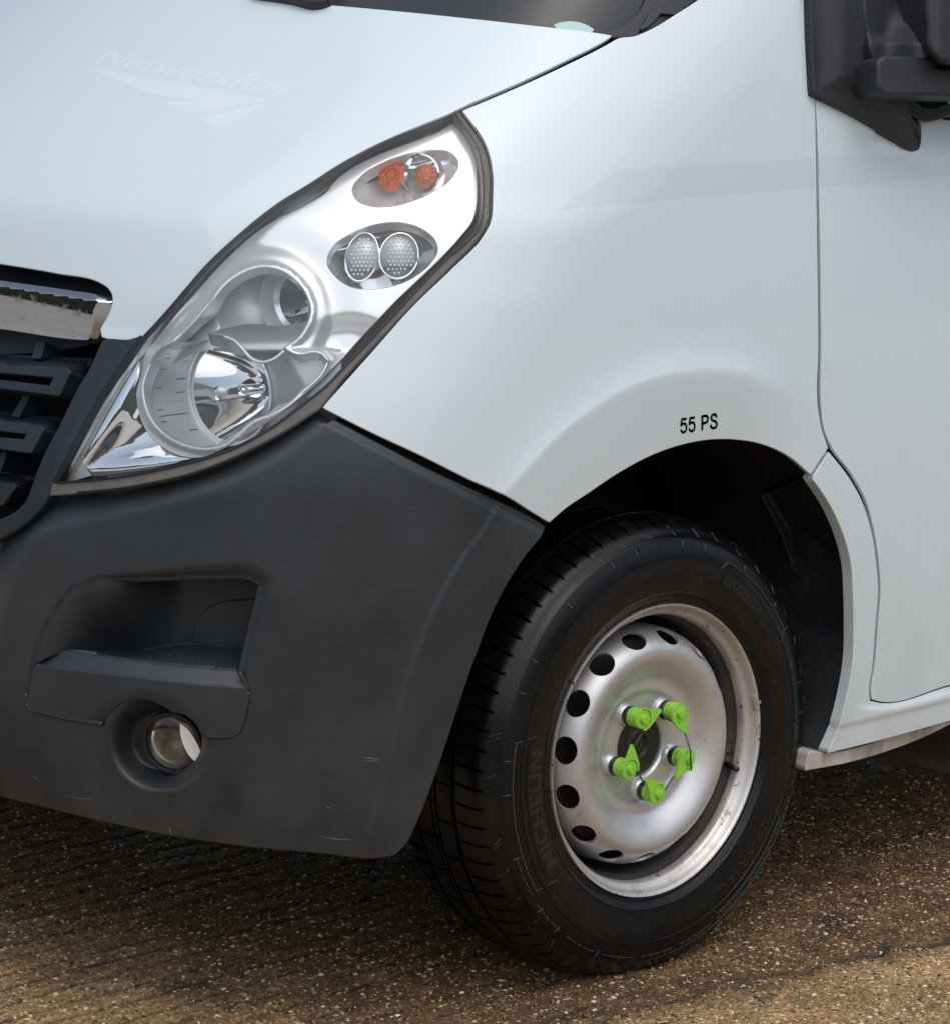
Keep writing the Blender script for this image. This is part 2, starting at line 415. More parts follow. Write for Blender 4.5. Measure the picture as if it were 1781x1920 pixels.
def patch(name, outline, matname, parent, fn, holes=(), step=9.0, r=.0016, depth=.014, feats=(), ring=True, hole_depth=None):
    P2, T, lps = tri(outline, holes, step, feats); g = surf(fn); P, N = g(P2)
    V = list(P); NN = list(N); F = [tuple(f) for f in T]
    if ring:
        for li, lp in enumerate(lps):
            q = P2[lp]; base = P[lp]; nn = N[lp]; dp = depth if li == 0 or hole_depth is None else hole_depth
            area = np.sum(q[:, 0]*np.roll(q[:, 1], -1)-np.roll(q[:, 0], -1)*q[:, 1])
            tg = base[np.roll(np.arange(len(lp)), -1)]-base[np.roll(np.arange(len(lp)), 1)]
            out = unit(np.cross(tg, nn)); o2 = np.roll(q, -1, 0)-np.roll(q, 1, 0)
            # outward = away from filled side
            s = -1 if area > 0 else 1
            s = s if li == 0 else -s
            # decide sign by projecting
            tst = project(base+out*.002)-q; nrm2 = np.stack([o2[:, 1], -o2[:, 0]], 1)*(1 if area > 0 else -1)
            if li: nrm2 = -nrm2
            if (tst*nrm2).sum() < 0: out = -out
            rings = [(base+out*r*.7-nn*r*.3, unit(out+nn)), (base+out*r-nn*r, out), (base+out*r-nn*dp, out)]
            prev = list(lp)
            # orientation
            flip = ((area > 0) != (li > 0))
            for rp, rn in rings:
                st = len(V); V += list(rp); NN += list(rn); cur = list(range(st, st+len(lp)))
                for i in range(len(lp)):
                    j = (i+1) % len(lp)
                    f_ = (prev[i], prev[j], cur[j], cur[i])
                    F.append(f_[::-1] if not flip else f_)
                prev = cur
    return link(name, V, F, matname, parent, normals=NN)
def skin(name, outline, matname, parent, inset=0.0, **kw):
    fn = (lambda q: lift(q, inset(q))) if callable(inset) else (lambda q: lift(q, inset))
    return patch(name, outline, matname, parent, fn, **kw)
def lathe(prof, n=64, origin=(0, 0, 0), axis=(0, 1, 0), up=(0, 0, 1), a0=0.0, a1=2*pi):
    """prof: (radius, distance along axis); returns V, F"""
    ax = unit(np.array(axis, float)); e1 = unit(np.cross(np.array(up, float), ax)); e2 = np.cross(ax, e1)
    full = abs(a1-a0-2*pi) < 1e-6; m_ = n if full else n+1
    V = []; F = []
    for i in range(m_):
        a = a0+(a1-a0)*i/n
        for r_, t_ in prof: V.append(np.array(origin)+ax*t_+(e1*cos(a)+e2*sin(a))*r_)
    k = len(prof)
    for i in range(n):
        j = (i+1) % m_
        for s in range(k-1): F.append((i*k+s, i*k+s+1, j*k+s+1, j*k+s))
    return V, F
def join(*parts):
    V = []; F = []
    for v, f in parts:
        b0 = len(V); V += list(v); F += [tuple(i+b0 for i in q) for q in f]
    return V, F
def tube(pts, r, n=8):
    pts = np.array(pts, float); V = []; F = []; up = np.array([.13, .2, .97])
    for i, p in enumerate(pts):
        d = unit(pts[min(i+1, len(pts)-1)]-pts[max(i-1, 0)]); e1 = unit(np.cross(d, up)); e2 = np.cross(d, e1)
        for k in range(n): V.append(p+(e1*cos(2*pi*k/n)+e2*sin(2*pi*k/n))*r)
    for i in range(len(pts)-1):
        for k in range(n): F.append((i*n+k, i*n+(k+1) % n, (i+1)*n+(k+1) % n, (i+1)*n+k))
    F.append(tuple(range(n))[::-1]); F.append(tuple((len(pts)-1)*n+k for k in range(n)))
    return V, F
def prism(pts2, to3, h0, h1):
    """extrude a flat polygon; to3(u, v, h)"""
    n = len(pts2); V = [to3(u, v, h0) for u, v in pts2]+[to3(u, v, h1) for u, v in pts2]
    F = [tuple(range(n))[::-1], tuple(range(n, 2*n))]+[(i, (i+1) % n, n+(i+1) % n, n+i) for i in range(n)]
    return V, F
def boxm(x0, x1, y0, y1, z0, z1):
    V = [(x, y, z) for x in (x0, x1) for y in (y0, y1) for z in (z0, z1)]
    return V, [(0, 1, 3, 2), (4, 6, 7, 5), (0, 4, 5, 1), (2, 3, 7, 6), (0, 2, 6, 4), (1, 5, 7, 3)]
def textmesh(s, shear=0.0, weight=0.0, res=3):
    cu = bpy.data.curves.new('lettering', 'FONT'); cu.body = s; cu.shear = shear; cu.offset = weight; cu.resolution_u = res
    o = bpy.data.objects.new('lettering', cu); S.collection.objects.link(o); dg = bpy.context.evaluated_depsgraph_get()
    me = bpy.data.meshes.new_from_object(o.evaluated_get(dg)); V = np.array([v.co[:2] for v in me.vertices]); F = [tuple(p.vertices) for p in me.polygons]
    # boundary edges for raised letters
    cnt = {}
    for p in me.polygons:
        vs_ = list(p.vertices)
        for i in range(len(vs_)):
            e = (vs_[i], vs_[(i+1) % len(vs_)]); k = tuple(sorted(e)); cnt.setdefault(k, []).append(e)
    B = [v[0] for v in cnt.values() if len(v) == 1]
    bpy.data.objects.remove(o); bpy.data.curves.remove(cu); bpy.data.meshes.remove(me)
    V = (V-V.min(0))/np.array([np.ptp(V[:, 0]), np.ptp(V[:, 1])])
    return V, F, B
def subdiv(V, F, maxlen):
    """split long edges so lettering can follow a curved surface"""
    V = [np.array(v) for v in V]; T = []
    for f in F:
        for i in range(1, len(f)-1): T.append((f[0], f[i], f[i+1]))
    return np.array(V), T

# ------------------------------------------------------------------ ground
def vnoise(X, Y, cell, seed):
    r_ = np.random.default_rng(seed); G = r_.random((256, 256)); u, v = X/cell, Y/cell
    i, j = np.floor(u).astype(int), np.floor(v).astype(int); a, b_ = u-i, v-j; a = a*a*(3-2*a); b_ = b_*b_*(3-2*b_)
    g = lambda p, q: G[p % 256, q % 256]
    return (g(i, j)*(1-a)+g(i+1, j)*a)*(1-b_)+(g(i, j+1)*(1-a)+g(i+1, j+1)*a)*b_
def grooves(X, Y):
    """tamped concrete: worn grooves that run along the van, stronger under the nose"""
    ph = Y + .010*np.sin(X*2.1+Y*3) + .006*np.sin(X*5.3+1.7) + .004*np.sin(X*11+Y*9)
    g = (ph/.056) % 1.0; g = np.abs(g-.5)*2; g = g + (vnoise(X, Y, .012, 41)-.5)*.14                       # 1 at the groove
    amp = sstep(.1, -.45, X)*(.55+.45*np.sin(X*3.1+np.floor(ph/.056)*2.3))
    return -np.clip((g-.70)/.30, 0, 1)**.9*.013*np.clip(amp, 0, 1)
CRACK = np.array([(-1.8, .16), (-.9, .03), (-.45, -.04), (-.153, -.09), (.064, -.135), (.25, -.165), (.441, -.21), (.8, -.27), (1.25, -.36)])
def gheight(X, Y):
    z = grooves(X, Y) + (vnoise(X, Y, .006, 1)-.5)*.0022 + (vnoise(X, Y, .017, 2)-.5)*.003 + (vnoise(X, Y, .09, 3)-.5)*.004
    y0 = np.interp(X, CRACK[:, 0], CRACK[:, 1]) + (vnoise(X, Y*0, .03, 5)-.5)*.03
    z += -.009*np.exp(-((Y-y0)/.006)**2) + .005*np.exp(-((Y-y0-.016)/.014)**2)*vnoise(X, Y, .02, 6)
    return z
xs = np.arange(-1.75, 1.25, .0052); ys = np.arange(-1.05, 1.7, .0052)
XX, YY = np.meshgrid(xs, ys, indexing='ij'); ZZ = gheight(XX, YY)
edge = np.minimum.reduce([XX-xs[0], xs[-1]-XX, YY-ys[0], ys[-1]-YY]); ZZ = ZZ*sstep(0, .1, edge)
V = np.stack([XX.ravel(), YY.ravel(), ZZ.ravel()], 1); nx_, ny_ = XX.shape
GROOVE_SHADE = np.clip(-grooves(XX, YY)/.006, 0, 1)*(.65+.7*vnoise(XX, YY, .04, 21)) + 1.1*np.exp(-((YY-np.interp(XX, CRACK[:, 0], CRACK[:, 1])-(vnoise(XX, YY*0, .03, 5)-.5)*.03)/.008)**2)*(.3+.9*vnoise(XX, YY, .15, 22))
I = np.arange(nx_*ny_).reshape(nx_, ny_)
Fq = np.stack([I[:-1, :-1].ravel(), I[1:, :-1].ravel(), I[1:, 1:].ravel(), I[:-1, 1:].ravel()], 1)
def link_fast(name, V, F, matname, parent=None, smooth=True):
    me = bpy.data.meshes.new(name); n = len(F); k = F.shape[1]
    me.vertices.add(len(V)); me.vertices.foreach_set('co', np.asarray(V, np.float32).ravel())
    me.loops.add(n*k); me.loops.foreach_set('vertex_index', F.ravel().astype(np.int32))
    me.polygons.add(n); me.polygons.foreach_set('loop_start', np.arange(0, n*k, k, dtype=np.int32))
    me.update(calc_edges=True); me.polygons.foreach_set('use_smooth', [smooth]*n); me.materials.append(MATS[matname]); me.update()
    o = bpy.data.objects.new(name, me); S.collection.objects.link(o)
    if parent: o.parent = parent
    return o
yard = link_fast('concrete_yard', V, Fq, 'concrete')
at_ = yard.data.attributes.new('groove_shade', 'FLOAT', 'POINT'); at_.data.foreach_set('value', np.clip(GROOVE_SHADE, 0, 1).ravel().astype(np.float32))
WEAR_SKYLIGHT = np.maximum(sstep(.02, -.10, YY-np.interp(XX, CRACK[:, 0], CRACK[:, 1])), sstep(-.30, -.85, XX)*sstep(1.2, .45, YY)*1.1)*(.45+.75*vnoise(XX, YY, .11, 31))
at_ = yard.data.attributes.new('wear_skylight', 'FLOAT', 'POINT'); at_.data.foreach_set('value', np.clip(WEAR_SKYLIGHT*1.15, 0, 1).ravel().astype(np.float32))
tag(yard, 'worn brown tamped concrete under the van', kind='structure')
# the rest of the yard, out to the horizon, with a hole where the detailed sheet lies
x0, x1, y0, y1 = xs[0], xs[-1], ys[0], ys[-1]; B = 400
V = [(-B, -B, 0), (B, -B, 0), (B, B, 0), (-B, B, 0), (x0, y0, 0), (x1, y0, 0), (x1, y1, 0), (x0, y1, 0)]
tag(link('ground', V, [(0, 1, 5, 4), (1, 2, 6, 5), (2, 3, 7, 6), (3, 0, 4, 7)], 'pale_concrete', smooth=False), 'open concrete yard round the van', kind='structure')
# far belt of trees on rising ground round the yard (seen mirrored in the lamps)
n = 900; V = []; F = []; rows = 30
for i in range(n):
    a = 2*pi*i/n; R0 = 27+4*sin(3*a); hgt = 5.2+1.6*sin(5*a+1)+1.1*sin(17*a)+.7*sin(41*a)+.5*sin(97*a+2)+.3*random.random()
    for k in range(rows):
        u = k/(rows-1); rr = R0+5*u**1.6; zz = -.2+(hgt+.2)*sin(u*pi*.5)*(1 if u < 1 else .97)
        V.append((rr*cos(a)+random.uniform(-.22, .22), rr*sin(a)+random.uniform(-.22, .22), zz+random.uniform(-.16, .16)*(k > 0)))
for i in range(n):
    j = (i+1) % n
    for k in range(rows-1): F.append((i*rows+k, j*rows+k, j*rows+k+1, i*rows+k+1))
tag(link('hills', V, F, 'far_trees', smooth=False), 'dark wooded bank round the yard', kind='structure')
# loose aggregate: stone chips too many to count
def chips(n, smin, smax, region, seed):
    r_ = np.random.default_rng(seed)
    base = np.array([(1, 0, 0), (-1, 0, 0), (0, 1, 0), (0, -1, 0), (0, 0, 1), (0, 0, -1)], float)
    bf = np.array([(0, 2, 4), (2, 1, 4), (1, 3, 4), (3, 0, 4), (2, 0, 5), (1, 2, 5), (3, 1, 5), (0, 3, 5)])
    X = r_.uniform(region[0], region[1], n); Y = r_.uniform(region[2], region[3], n)
    keep = project(np.stack([X, Y, X*0], 1)); keep = (keep[:, 0] > -250) & (keep[:, 0] < 2030) & (keep[:, 1] > 1150) & (keep[:, 1] < 2150)
    X, Y = X[keep], Y[keep]; n = len(X)
    s = smin*(smax/smin)**(r_.random(n)**2.2)
    sc = np.stack([s*r_.uniform(.6, 1.5, n), s*r_.uniform(.6, 1.5, n), s*r_.uniform(.25, .6, n)], 1)
    th = r_.uniform(0, 2*pi, n); jit = r_.uniform(.65, 1.25, (n, 6, 1))
    P = base[None]*sc[:, None]*jit; c, s_ = np.cos(th)[:, None], np.sin(th)[:, None]
    Q = np.stack([P[..., 0]*c-P[..., 1]*s_, P[..., 0]*s_+P[..., 1]*c, P[..., 2]], -1)
    tl = r_.uniform(-.4, .4, (n, 1)); Q[..., 2] += Q[..., 0]*tl
    Q += np.stack([X, Y, gheight(X, Y)+sc[:, 2]*.15], 1)[:, None]
    return Q.reshape(-1, 3), (bf[None]+np.arange(n)[:, None, None]*6).reshape(-1, 3)
V1, F1_ = chips(150000, .0010, .0046, (-1.7, 1.2, -1.0, 1.5), 11)
V2, F2_ = chips(900, .0035, .0075, (-1.7, 1.2, -1.0, 1.5), 12)
F1_ = np.vstack([F1_, F2_+len(V1)]); V1 = np.vstack([V1, V2])
tag(link_fast('aggregate', V1, F1_, 'aggregate', smooth=False), 'pale and rusty stone chips set in the worn concrete', kind='stuff')

# ------------------------------------------------------------------ the van
van = empty('van')
tag(van, 'white panel van with charcoal bumper and green wheel nut pointers', 'van')

def skin_data(outline, inset=0.0, **kw):
    o = skin('tmp_piece', outline, 'gap_black', None, inset, **kw); me = o.data
    V = [tuple(v.co) for v in me.vertices]; F = [tuple(p.vertices) for p in me.polygons]
    N = [None]*len(V)
    for l in me.loops: N[l.vertex_index] = tuple(me.corner_normals[l.index].vector)
    N = [n_ if n_ else (0, 0, 1) for n_ in N]
    bpy.data.objects.remove(o); bpy.data.meshes.remove(me); return V, F, N
def skins(name, pieces, matname, parent):
    V = []; F = []; N = []
    for v, f, n_ in pieces:
        b0 = len(V); V += v; F += [tuple(i+b0 for i in q) for q in f]; N += n_
    return link(name, V, F, matname, parent, normals=N)

# --- outlines shared by neighbours (surveyed from the photograph)
LAMP_TOP = [(266, 627), (309, 584), (345, 542), (381, 500), (444, 441), (523, 378), (580, 343), (631, 310), (682, 281), (742, 252), (793, 231), (847, 209)]
BONNET_TIP = [(212, 553), (212, 570), (206, 588), (190, 616), (192, 630), (212, 636), (237, 636)]
WING_GAP = [(864, 205), (980, 155), (1060, 117), (1140, 76), (1151, 71)]
ARCH = [(1030, 978), (1060, 952), (1100, 925), (1160, 885), (1220, 853), (1280, 832), (1330, 823), (1380, 823), (1430, 832), (1480, 855), (1521, 892)]
ARCH2 = [(1524, 897), (1556, 945), (1580, 997), (1596, 1056), (1600, 1116), (1601, 1179), (1600, 1226), (1588, 1305), (1569, 1373), (1552, 1410)]

# --- bonnet
crease = spline([(-600, 275), (-420, 290), (0, 366), (200, 398), (300, 412), (385, 414), (444, 378), (523, 331), (600, 290), (700, 241), (770, 210), (815, 190)], 8, False)
def bonnet_relief(q):
    d = sided(q, crease)
    return .00013*np.log1p(np.exp(np.clip(d/7, -30, 30)))*7*(1-sstep(620, 790, q[:, 0]))
out = spline([(847, 209)]+[(861, 202), (980, 150), (1060, 112), (1139, 71), (1145, 67), (1120, 63), (1035, 53), (800, 27), (500, 0), (200, -26), (0, -40), (-160, -45), (-430, -30), (-520, 200), (-520, 455), (-200, 468), (0, 493), (108, 511), (187, 528), (203, 538)]+BONNET_TIP+LAMP_TOP[:-1], 9)
skin('bonnet', out, 'white_paint', van, bonnet_relief, step=12, feats=[crease], depth=.006)

# --- front wing with its flared arch
flare = spline([(925, 952), (947, 926), (990, 878), (1040, 826), (1100, 777), (1160, 739), (1220, 713), (1290, 699), (1345, 697), (1400, 705), (1450, 722), (1500, 749), (1534, 773), (1580, 820), (1630, 890)], 8, False)
def wing_relief(q):
    d = sided(q, flare)                                  # positive towards the wheel
    fade = 1-sstep(1390, 1535, q[:, 0])*.75
    d = d + 0.0
    A = -.0095*np.clip(1+d/95, 0, 1)**2; B = -.0095+.00013*d
    k_ = .00035+.0008*sstep(1000, 1350, q[:, 0])
    m_ = k_*np.logaddexp(A/k_, B/k_)
    return m_*fade
out = spline([(869, 208), (985, 158.5), (1065, 121.5), (1146, 80.5), (1157, 74), (1190, 69), (1225, 54), (1268, 28), (1311, 0), (1370, -50), (1450, -120), (1514, -180), (1518, -60), (1520, 0), (1526, 180), (1530, 400), (1533, 650), (1533, 770), (1539, 805), (1551, 840), (1519, 888)]
             + ARCH[::-1][1:] + [(1010, 966), (947, 927), (880, 897), (796, 855), (695, 808), (608, 764), (640, 728), (700, 661), (780, 572), (850, 505), (905, 448), (922, 416), (926, 371), (925, 319), (915, 277), (901, 250), (884, 227)], 9)
def beside(line, k_): d = unit(np.gradient(line, axis=0)); return line+np.stack([-d[:, 1], d[:, 0]], 1)*k_
skin('front_wing', out, 'white_paint', van, wing_relief, step=9, feats=[flare, beside(flare, 5), beside(flare, -5)], depth=.007)

# --- door with its raised waist
waist = spline([(1640, 262), (1719, 284), (1750, 296), (1781, 300), (1850, 300), (2100, 280), (2700, 200)], 10, False)
def door_relief(q):
    d = -sided(q, waist)
    return np.where(q[:, 0] > 1640, 1, 0)*.00030*np.log1p(np.exp(np.clip(d/6, -30, 25)))*6
out = spline([(1530, 180), (1620, 233), (1712, 283), (1717, 255), (1714, 226), (1760, 214), (1850, 205), (2150, 165), (2700, 60), (2700, 500), (2700, 1066), (2200, 1184), (1900, 1255), (1781, 1283), (1645, 1313), (1635, 1310), (1634, 1300), (1641, 1250), (1648, 1161), (1652, 1110), (1649, 1060), (1640, 998), (1624, 938), (1597, 888), (1560, 838), (1546, 805), (1541, 770), (1541, 650), (1538, 400), (1534, 250)], 9)
skin('door', out, 'white_paint', van, door_relief, step=14, feats=[waist], depth=.006)

# --- rocker panel behind the arch, and the skirt below it
lowline = spline([(1576, 1362), (1700, 1333), (1781, 1313), (1900, 1285), (2200, 1214), (2700, 1095)], 12, False)
def rocker_relief(q):
    d = sided(q, lowline); ledge = spline([(1600, 1330), (1645, 1332), (1781, 1302), (1900, 1274), (2200, 1202), (2700, 1082)], 20, False); e = sided(q, ledge)
    return .0025*sstep(-5, 7, d) - sstep(1600, 1640, q[:, 0])*.006*sstep(-14, 4, e)
out = spline([(1554, 850), (1588, 893), (1615, 941), (1633, 1000), (1642, 1060), (1645, 1110), (1641, 1161), (1634, 1250), (1628, 1300), (1630, 1316), (1645, 1319), (1781, 1289), (1900, 1261), (2200, 1190), (2700, 1071), (2700, 1150), (1781, 1350), (1675, 1380), (1552, 1411)]+ARCH2[::-1][1:], 9)
skin('rocker_panel', out, 'white_paint', van, rocker_relief, step=8, feats=[lowline, beside(lowline, 6), beside(lowline, -6)]+[beside(spline([(1600, 1330), (1645, 1332), (1781, 1302), (1900, 1274), (2200, 1202), (2700, 1082)], 12, False), k_) for k_ in (-14, -5, 4)], depth=.02)
out = spline([(1516, 1410), (1552, 1413), (1675, 1382), (1781, 1352), (2700, 1152), (2700, 1190), (2200, 1280), (1781, 1357), (1734, 1380), (1675, 1403), (1596, 1427), (1509, 1444)], 9)
skin('sill_skirt', out, 'skirt_paint', van, .014, step=12, depth=.05)
# livery ghosts and print
out = spline([(1045, 393), (1080, 365), (1165, 318), (1350, 306), (1527, 297), (1527, 352), (1300, 369)], 9, corner=8)
skin('faded_stripe', out, 'ghost_dark', van, lambda q: wing_relief(q)-.00012, step=12, ring=False)
out = spline([(1535, 297), (1660, 291), (2000, 280), (2000, 318), (1781, 330), (1660, 341), (1537, 351)], 9)
skin('faded_stripe', out, 'ghost_dark', van, lambda q: door_relief(q)-.00012, step=12, ring=False)
def decal_text(name, s, quad, matname, inset, shear=0, weight=0, hold=.0006):
    V, F, B = textmesh(s, shear, weight); q = np.array(quad, float)      # quad: bl, br, tr, tl
    u, v = V[:, :1], V[:, 1:]
    P = (q[0]*(1-u)+q[1]*u)*(1-v)+(q[3]*(1-u)+q[2]*u)*v
    fn = lambda x: lift(x, inset(x)-hold)
    p, n_ = surf(fn)(P); return link(name, p, F, matname, van, normals=n_)
def stroke(line, wd):
    L = np.array(line, float); d = unit(np.gradient(L, axis=0)); n2 = np.stack([-d[:, 1], d[:, 0]], 1); w2 = wd*np.array([1, .80])/2
    V = list(L+n2*w2)+list(L-n2*w2); n = len(L); return V, [(i, i+1, n+i+1, n+i) for i in range(n-1)]
FIVE = [[(.86, .93), (.24, .93)], [(.27, .97), (.15, .47)], [(.17, .50), (.30, .60), (.52, .63), (.76, .56), (.87, .34), (.76, .13), (.50, .06), (.26, .11), (.12, .27)]]
PEE = [[(.20, 0), (.20, 1)], [(.20, .93), (.60, .93), (.82, .86), (.88, .71), (.82, .56), (.60, .48), (.20, .48)]]
ESS = [[(.83, .72), (.74, .88), (.50, .94), (.26, .87), (.19, .73), (.30, .60), (.55, .51), (.78, .42), (.87, .27), (.76, .12), (.50, .06), (.22, .12), (.10, .30)]]
def print_letters(chars, quad):
    parts = []; tot = sum(w_ for g_, w_ in chars); x = 0
    for g_, w_ in chars:
        for ln in g_ or []:
            l2 = spline(ln, .05, False, 75) if len(ln) > 2 else np.array(ln)
            v, f = stroke(l2, .21); parts.append(([((x+p[0]*w_*.92)/tot, p[1]) for p in v], f))
        x += w_
    V, F = join(*parts); V = np.array(V); q = np.array(quad, float); u, v = V[:, :1], V[:, 1:]
    P = (q[0]*(1-u)+q[1]*u)*(1-v)+(q[3]*(1-u)+q[2]*u)*v
    p, n_ = surf(lambda x_: lift(x_, wing_relief(x_)-.0006))(P); return link('lettering', p, F, 'decal_navy', van, normals=n_)
print_letters([(FIVE, 1), (FIVE, 1), (None, .5), (PEE, 1.1), (ESS, 1.1)], [(1274, 813), (1347, 803), (1347, 774), (1274, 785)])
decal_text('faded_lettering', 'NetworkRail', [(172, 118), (516, 178), (566, 152), (216, 92)], 'ghost_light', bonnet_relief, weight=.01, hold=.00015)
for tri_ in ([(157, 125), (500, 186), (440, 192), (350, 186), (280, 176)], [(303, 190), (507, 187), (420, 203), (358, 212), (345, 208)], [(372, 222), (505, 190), (440, 228), (408, 241)]):
    skin('faded_emblem', spline(tri_, 8, corner=10), 'ghost_light', van, lambda q: bonnet_relief(q)-.00015, step=12, ring=False)

# --- dark inner body behind the gaps
out = spline([(1311, -60), (1519, -200), (2700, -200), (2700, 1100), (1781, 1320), (1600, 1360), (1640, 1200), (1640, 1080), (1615, 980), (1560, 870), (1480, 800), (1380, 775), (1290, 778), (1200, 800), (1110, 850), (1040, 905), (900, 960), (780, 880), (640, 810), (628, 790), (720, 670), (800, 590), (900, 490), (950, 430), (952, 360), (935, 270), (890, 200), (850, 180), (1000, 115), (1150, 50)], 14)
skin('inner_panel', out, 'gap_black', van, .022, step=30, ring=False)

# --- bumper
hi = spline([(-90, 1640), (-60, 1500), (-30, 1330), (-12, 1230), (6, 1150), (25, 1085), (50, 1038), (78, 1006), (110, 990), (157, 979), (230, 962), (314, 941), (380, 920), (431, 902), (510, 862), (600, 800)], 8, False)
lip = spline([(945, 925), (931, 948), (897, 1003), (863, 1050), (836, 1096), (805, 1160), (777, 1230), (757, 1290), (737, 1380), (717, 1460), (697, 1530), (672, 1620)], 8, False)
STEP_HOLE = [(466, 1293), (452, 1257), (472, 1167), (486, 1112), (489, 1096), (474, 1087), (409, 1083), (283, 1086), (176, 1090), (141, 1101), (116, 1126), (94, 1161), (77, 1199), (62, 1247), (49, 1318), (58, 1332), (120, 1346), (195, 1358), (203, 1345), (222, 1326), (252, 1313), (283, 1316), (314, 1330), (343, 1352), (362, 1370), (376, 1380), (434, 1380), (450, 1373), (458, 1350)]
HOLE_S = spline(STEP_HOLE, 6)
fogc = np.array([325., 1392.])
def bumper_relief(q):
    d = -sided(q, hi); z = .00060*np.minimum(np.log1p(np.exp(np.clip(d/4, -30, 20)))*4, 48)
    e = -sided(q, lip); z = z - .0022*sstep(-7, 9, e) + .00006*np.clip(e-8, 0, 300)
    c = np.array([303., 1388.]); r_ = np.linalg.norm((q-c)*[1, 1], axis=1)
    z = z + .040*(1-sstep(48, 100, r_))
    hd = segdist(q, HOLE_S, True); up_ = (q[:, 1] < 1262)*(1-sstep(1180, 1262, q[:, 1])*.6)
    wd = 6+24*sstep(120, 470, q[:, 0])*up_; z = z + (.003+.009*up_*sstep(60, 300, q[:, 0]))*np.clip(1-hd/wd, 0, 1)**2
    top = sided(q, spline([(604, 778), (1018, 992)], 20, False)); z = z + .005*(1-sstep(0, 16, np.abs(top)))*(q[:, 0] > 590)
    return z
hole = spline(STEP_HOLE, 6); fog = np.array([fogc+[54*cos(a), 54*sin(a)] for a in np.linspace(0, 2*pi, 56, endpoint=False)])
# keep the two openings apart
hole = np.array([p if np.linalg.norm(p-fogc) > 60 else fogc+(p-fogc)*60/np.linalg.norm(p-fogc) for p in hole])
out = spline([(604, 779), (700, 829), (800, 881), (900, 930), (1000, 980), (1019, 991), (1012, 1004), (985, 1038), (952, 1088), (920, 1150), (890, 1228), (862, 1308), (836, 1388), (808, 1468), (780, 1540), (757, 1584), (740, 1601), (720, 1605), (600, 1597), (450, 1583), (300, 1560), (150, 1527), (60, 1505), (0, 1490), (-150, 1440), (-400, 1330), (-560, 1260), (-560, 1180), (-560, 1080), (-400, 1075), (-250, 1060), (-100, 1030), (0, 1011), (44, 988), (73, 960), (97, 931), (144, 927), (216, 919), (287, 907), (359, 890), (431, 863), (485, 838), (539, 809), (575, 783), (590, 772)], 8)
skin('bumper', out, 'bumper_plastic', van, bumper_relief, holes=[hole, fog], step=7, feats=[hi, lip, beside(HOLE_S, -7), beside(HOLE_S, -14), beside(HOLE_S, -22), beside(HOLE_S, 7), beside(HOLE_S, 14), beside(HOLE_S, 22)], r=.0042, depth=.03, hole_depth=.03)
# foot step moulded into the bumper
face = spline([(66, 1251), (170, 1263), (280, 1275), (380, 1286), (463, 1292), (456, 1350), (448, 1371), (434, 1378), (376, 1378), (362, 1368), (343, 1350), (314, 1328), (283, 1313), (252, 1310), (220, 1323), (201, 1342), (193, 1355), (120, 1343), (60, 1330), (52, 1318)], 6)
face = np.array([p if np.linalg.norm(p-fogc) > 57 else fogc+(p-fogc)*57/np.linalg.norm(p-fogc) for p in face])
def bulge(q):
    r_ = np.linalg.norm((q-[270, 1400])/[1.1, 1.0], axis=1); return -.002+.010*(1-sstep(60, 110, r_))
top_e = spline([(64, 1249), (107, 1224), (126, 1219), (205, 1231), (283, 1242), (365, 1250), (447, 1257)], 6, False, 10)
low_e = spline([(463, 1292), (380, 1286), (280, 1275), (170, 1263), (66, 1251)], 6, False)
def chamfer_in(q):
    a = segdist(q, top_e[3:]); b_ = segdist(q, low_e); return -.002+.016*b_/(a+b_+.01)
cham = np.vstack([top_e[1:], low_e[:-1]])
skins('bumper_step', [skin_data(face, bulge, step=8, r=.002, depth=.03), skin_data(cham, chamfer_in, step=6, ring=False)], 'bumper_plastic', van)
bk = spline([(459, 1213), (366, 1205), (345, 1205), (285, 1213), (220, 1220), (170, 1219), (126, 1218)], 6, False, 12)
fr = spline([(126, 1220), (205, 1232), (283, 1243), (365, 1251), (447, 1258)], 6, False)
def tread_in(q):
    a = segdist(q, fr); b_ = segdist(q, bk); return .016 + .085*a/(a+b_+.01)*sstep(120, 250, q[:, 0])
tread = np.vstack([fr, bk[:-1]])
skin('step_tread', tread, 'bumper_plastic', van, tread_in, step=6, ring=False)
for ln in (spline([(466, 1296), (462, 1325), (456, 1353), (448, 1373), (434, 1380), (405, 1381), (385, 1380)], 6, False), spline([(51, 1300), (50, 1318), (58, 1331), (90, 1338), (120, 1345), (160, 1352), (193, 1357)], 6, False), spline([(449, 1260), (458, 1276), (466, 1294)], 6, False)):
    link('step_lip', *tube(lift(ln, 0.0005), .0030, 8), 'bumper_plastic', van)
for i, (x, y) in enumerate([(215, 1229), (252, 1234), (290, 1238), (326, 1242), (375, 1245), (412, 1249), (240, 1224), (280, 1229), (316, 1227), (337, 1232), (372, 1236), (418, 1234), (330, 1219), (305, 1222), (380, 1224), (420, 1223)]):
    o = skin('grip_nub', spline([(x-7, y-2), (x+5, y-1), (x+7, y+1), (x-1, y+2)], 4), 'bumper_plastic', van, lambda q: tread_in(q)-.0022, step=6, r=.0006, depth=.003)
lefte = spline([(49, 1318), (62, 1247), (77, 1199), (94, 1161), (116, 1126), (141, 1101), (176, 1090)], 8, False)
def pocket_in(q):
    d = segdist(q, lefte); top = np.clip((q[:, 1]-1083)/14, 0, 1)
    return .004 + .098*sstep(10, 190, d) + .0
out = spline([(492, 1090), (474, 1081), (409, 1078), (283, 1081), (176, 1086), (137, 1098), (112, 1124), (90, 1160), (73, 1199), (60, 1248), (107, 1226), (126, 1221), (220, 1223), (345, 1208), (366, 1208), (466, 1217), (480, 1160)], 8)
skin('step_pocket', out, 'bumper_plastic', van, pocket_in, step=9, ring=False)
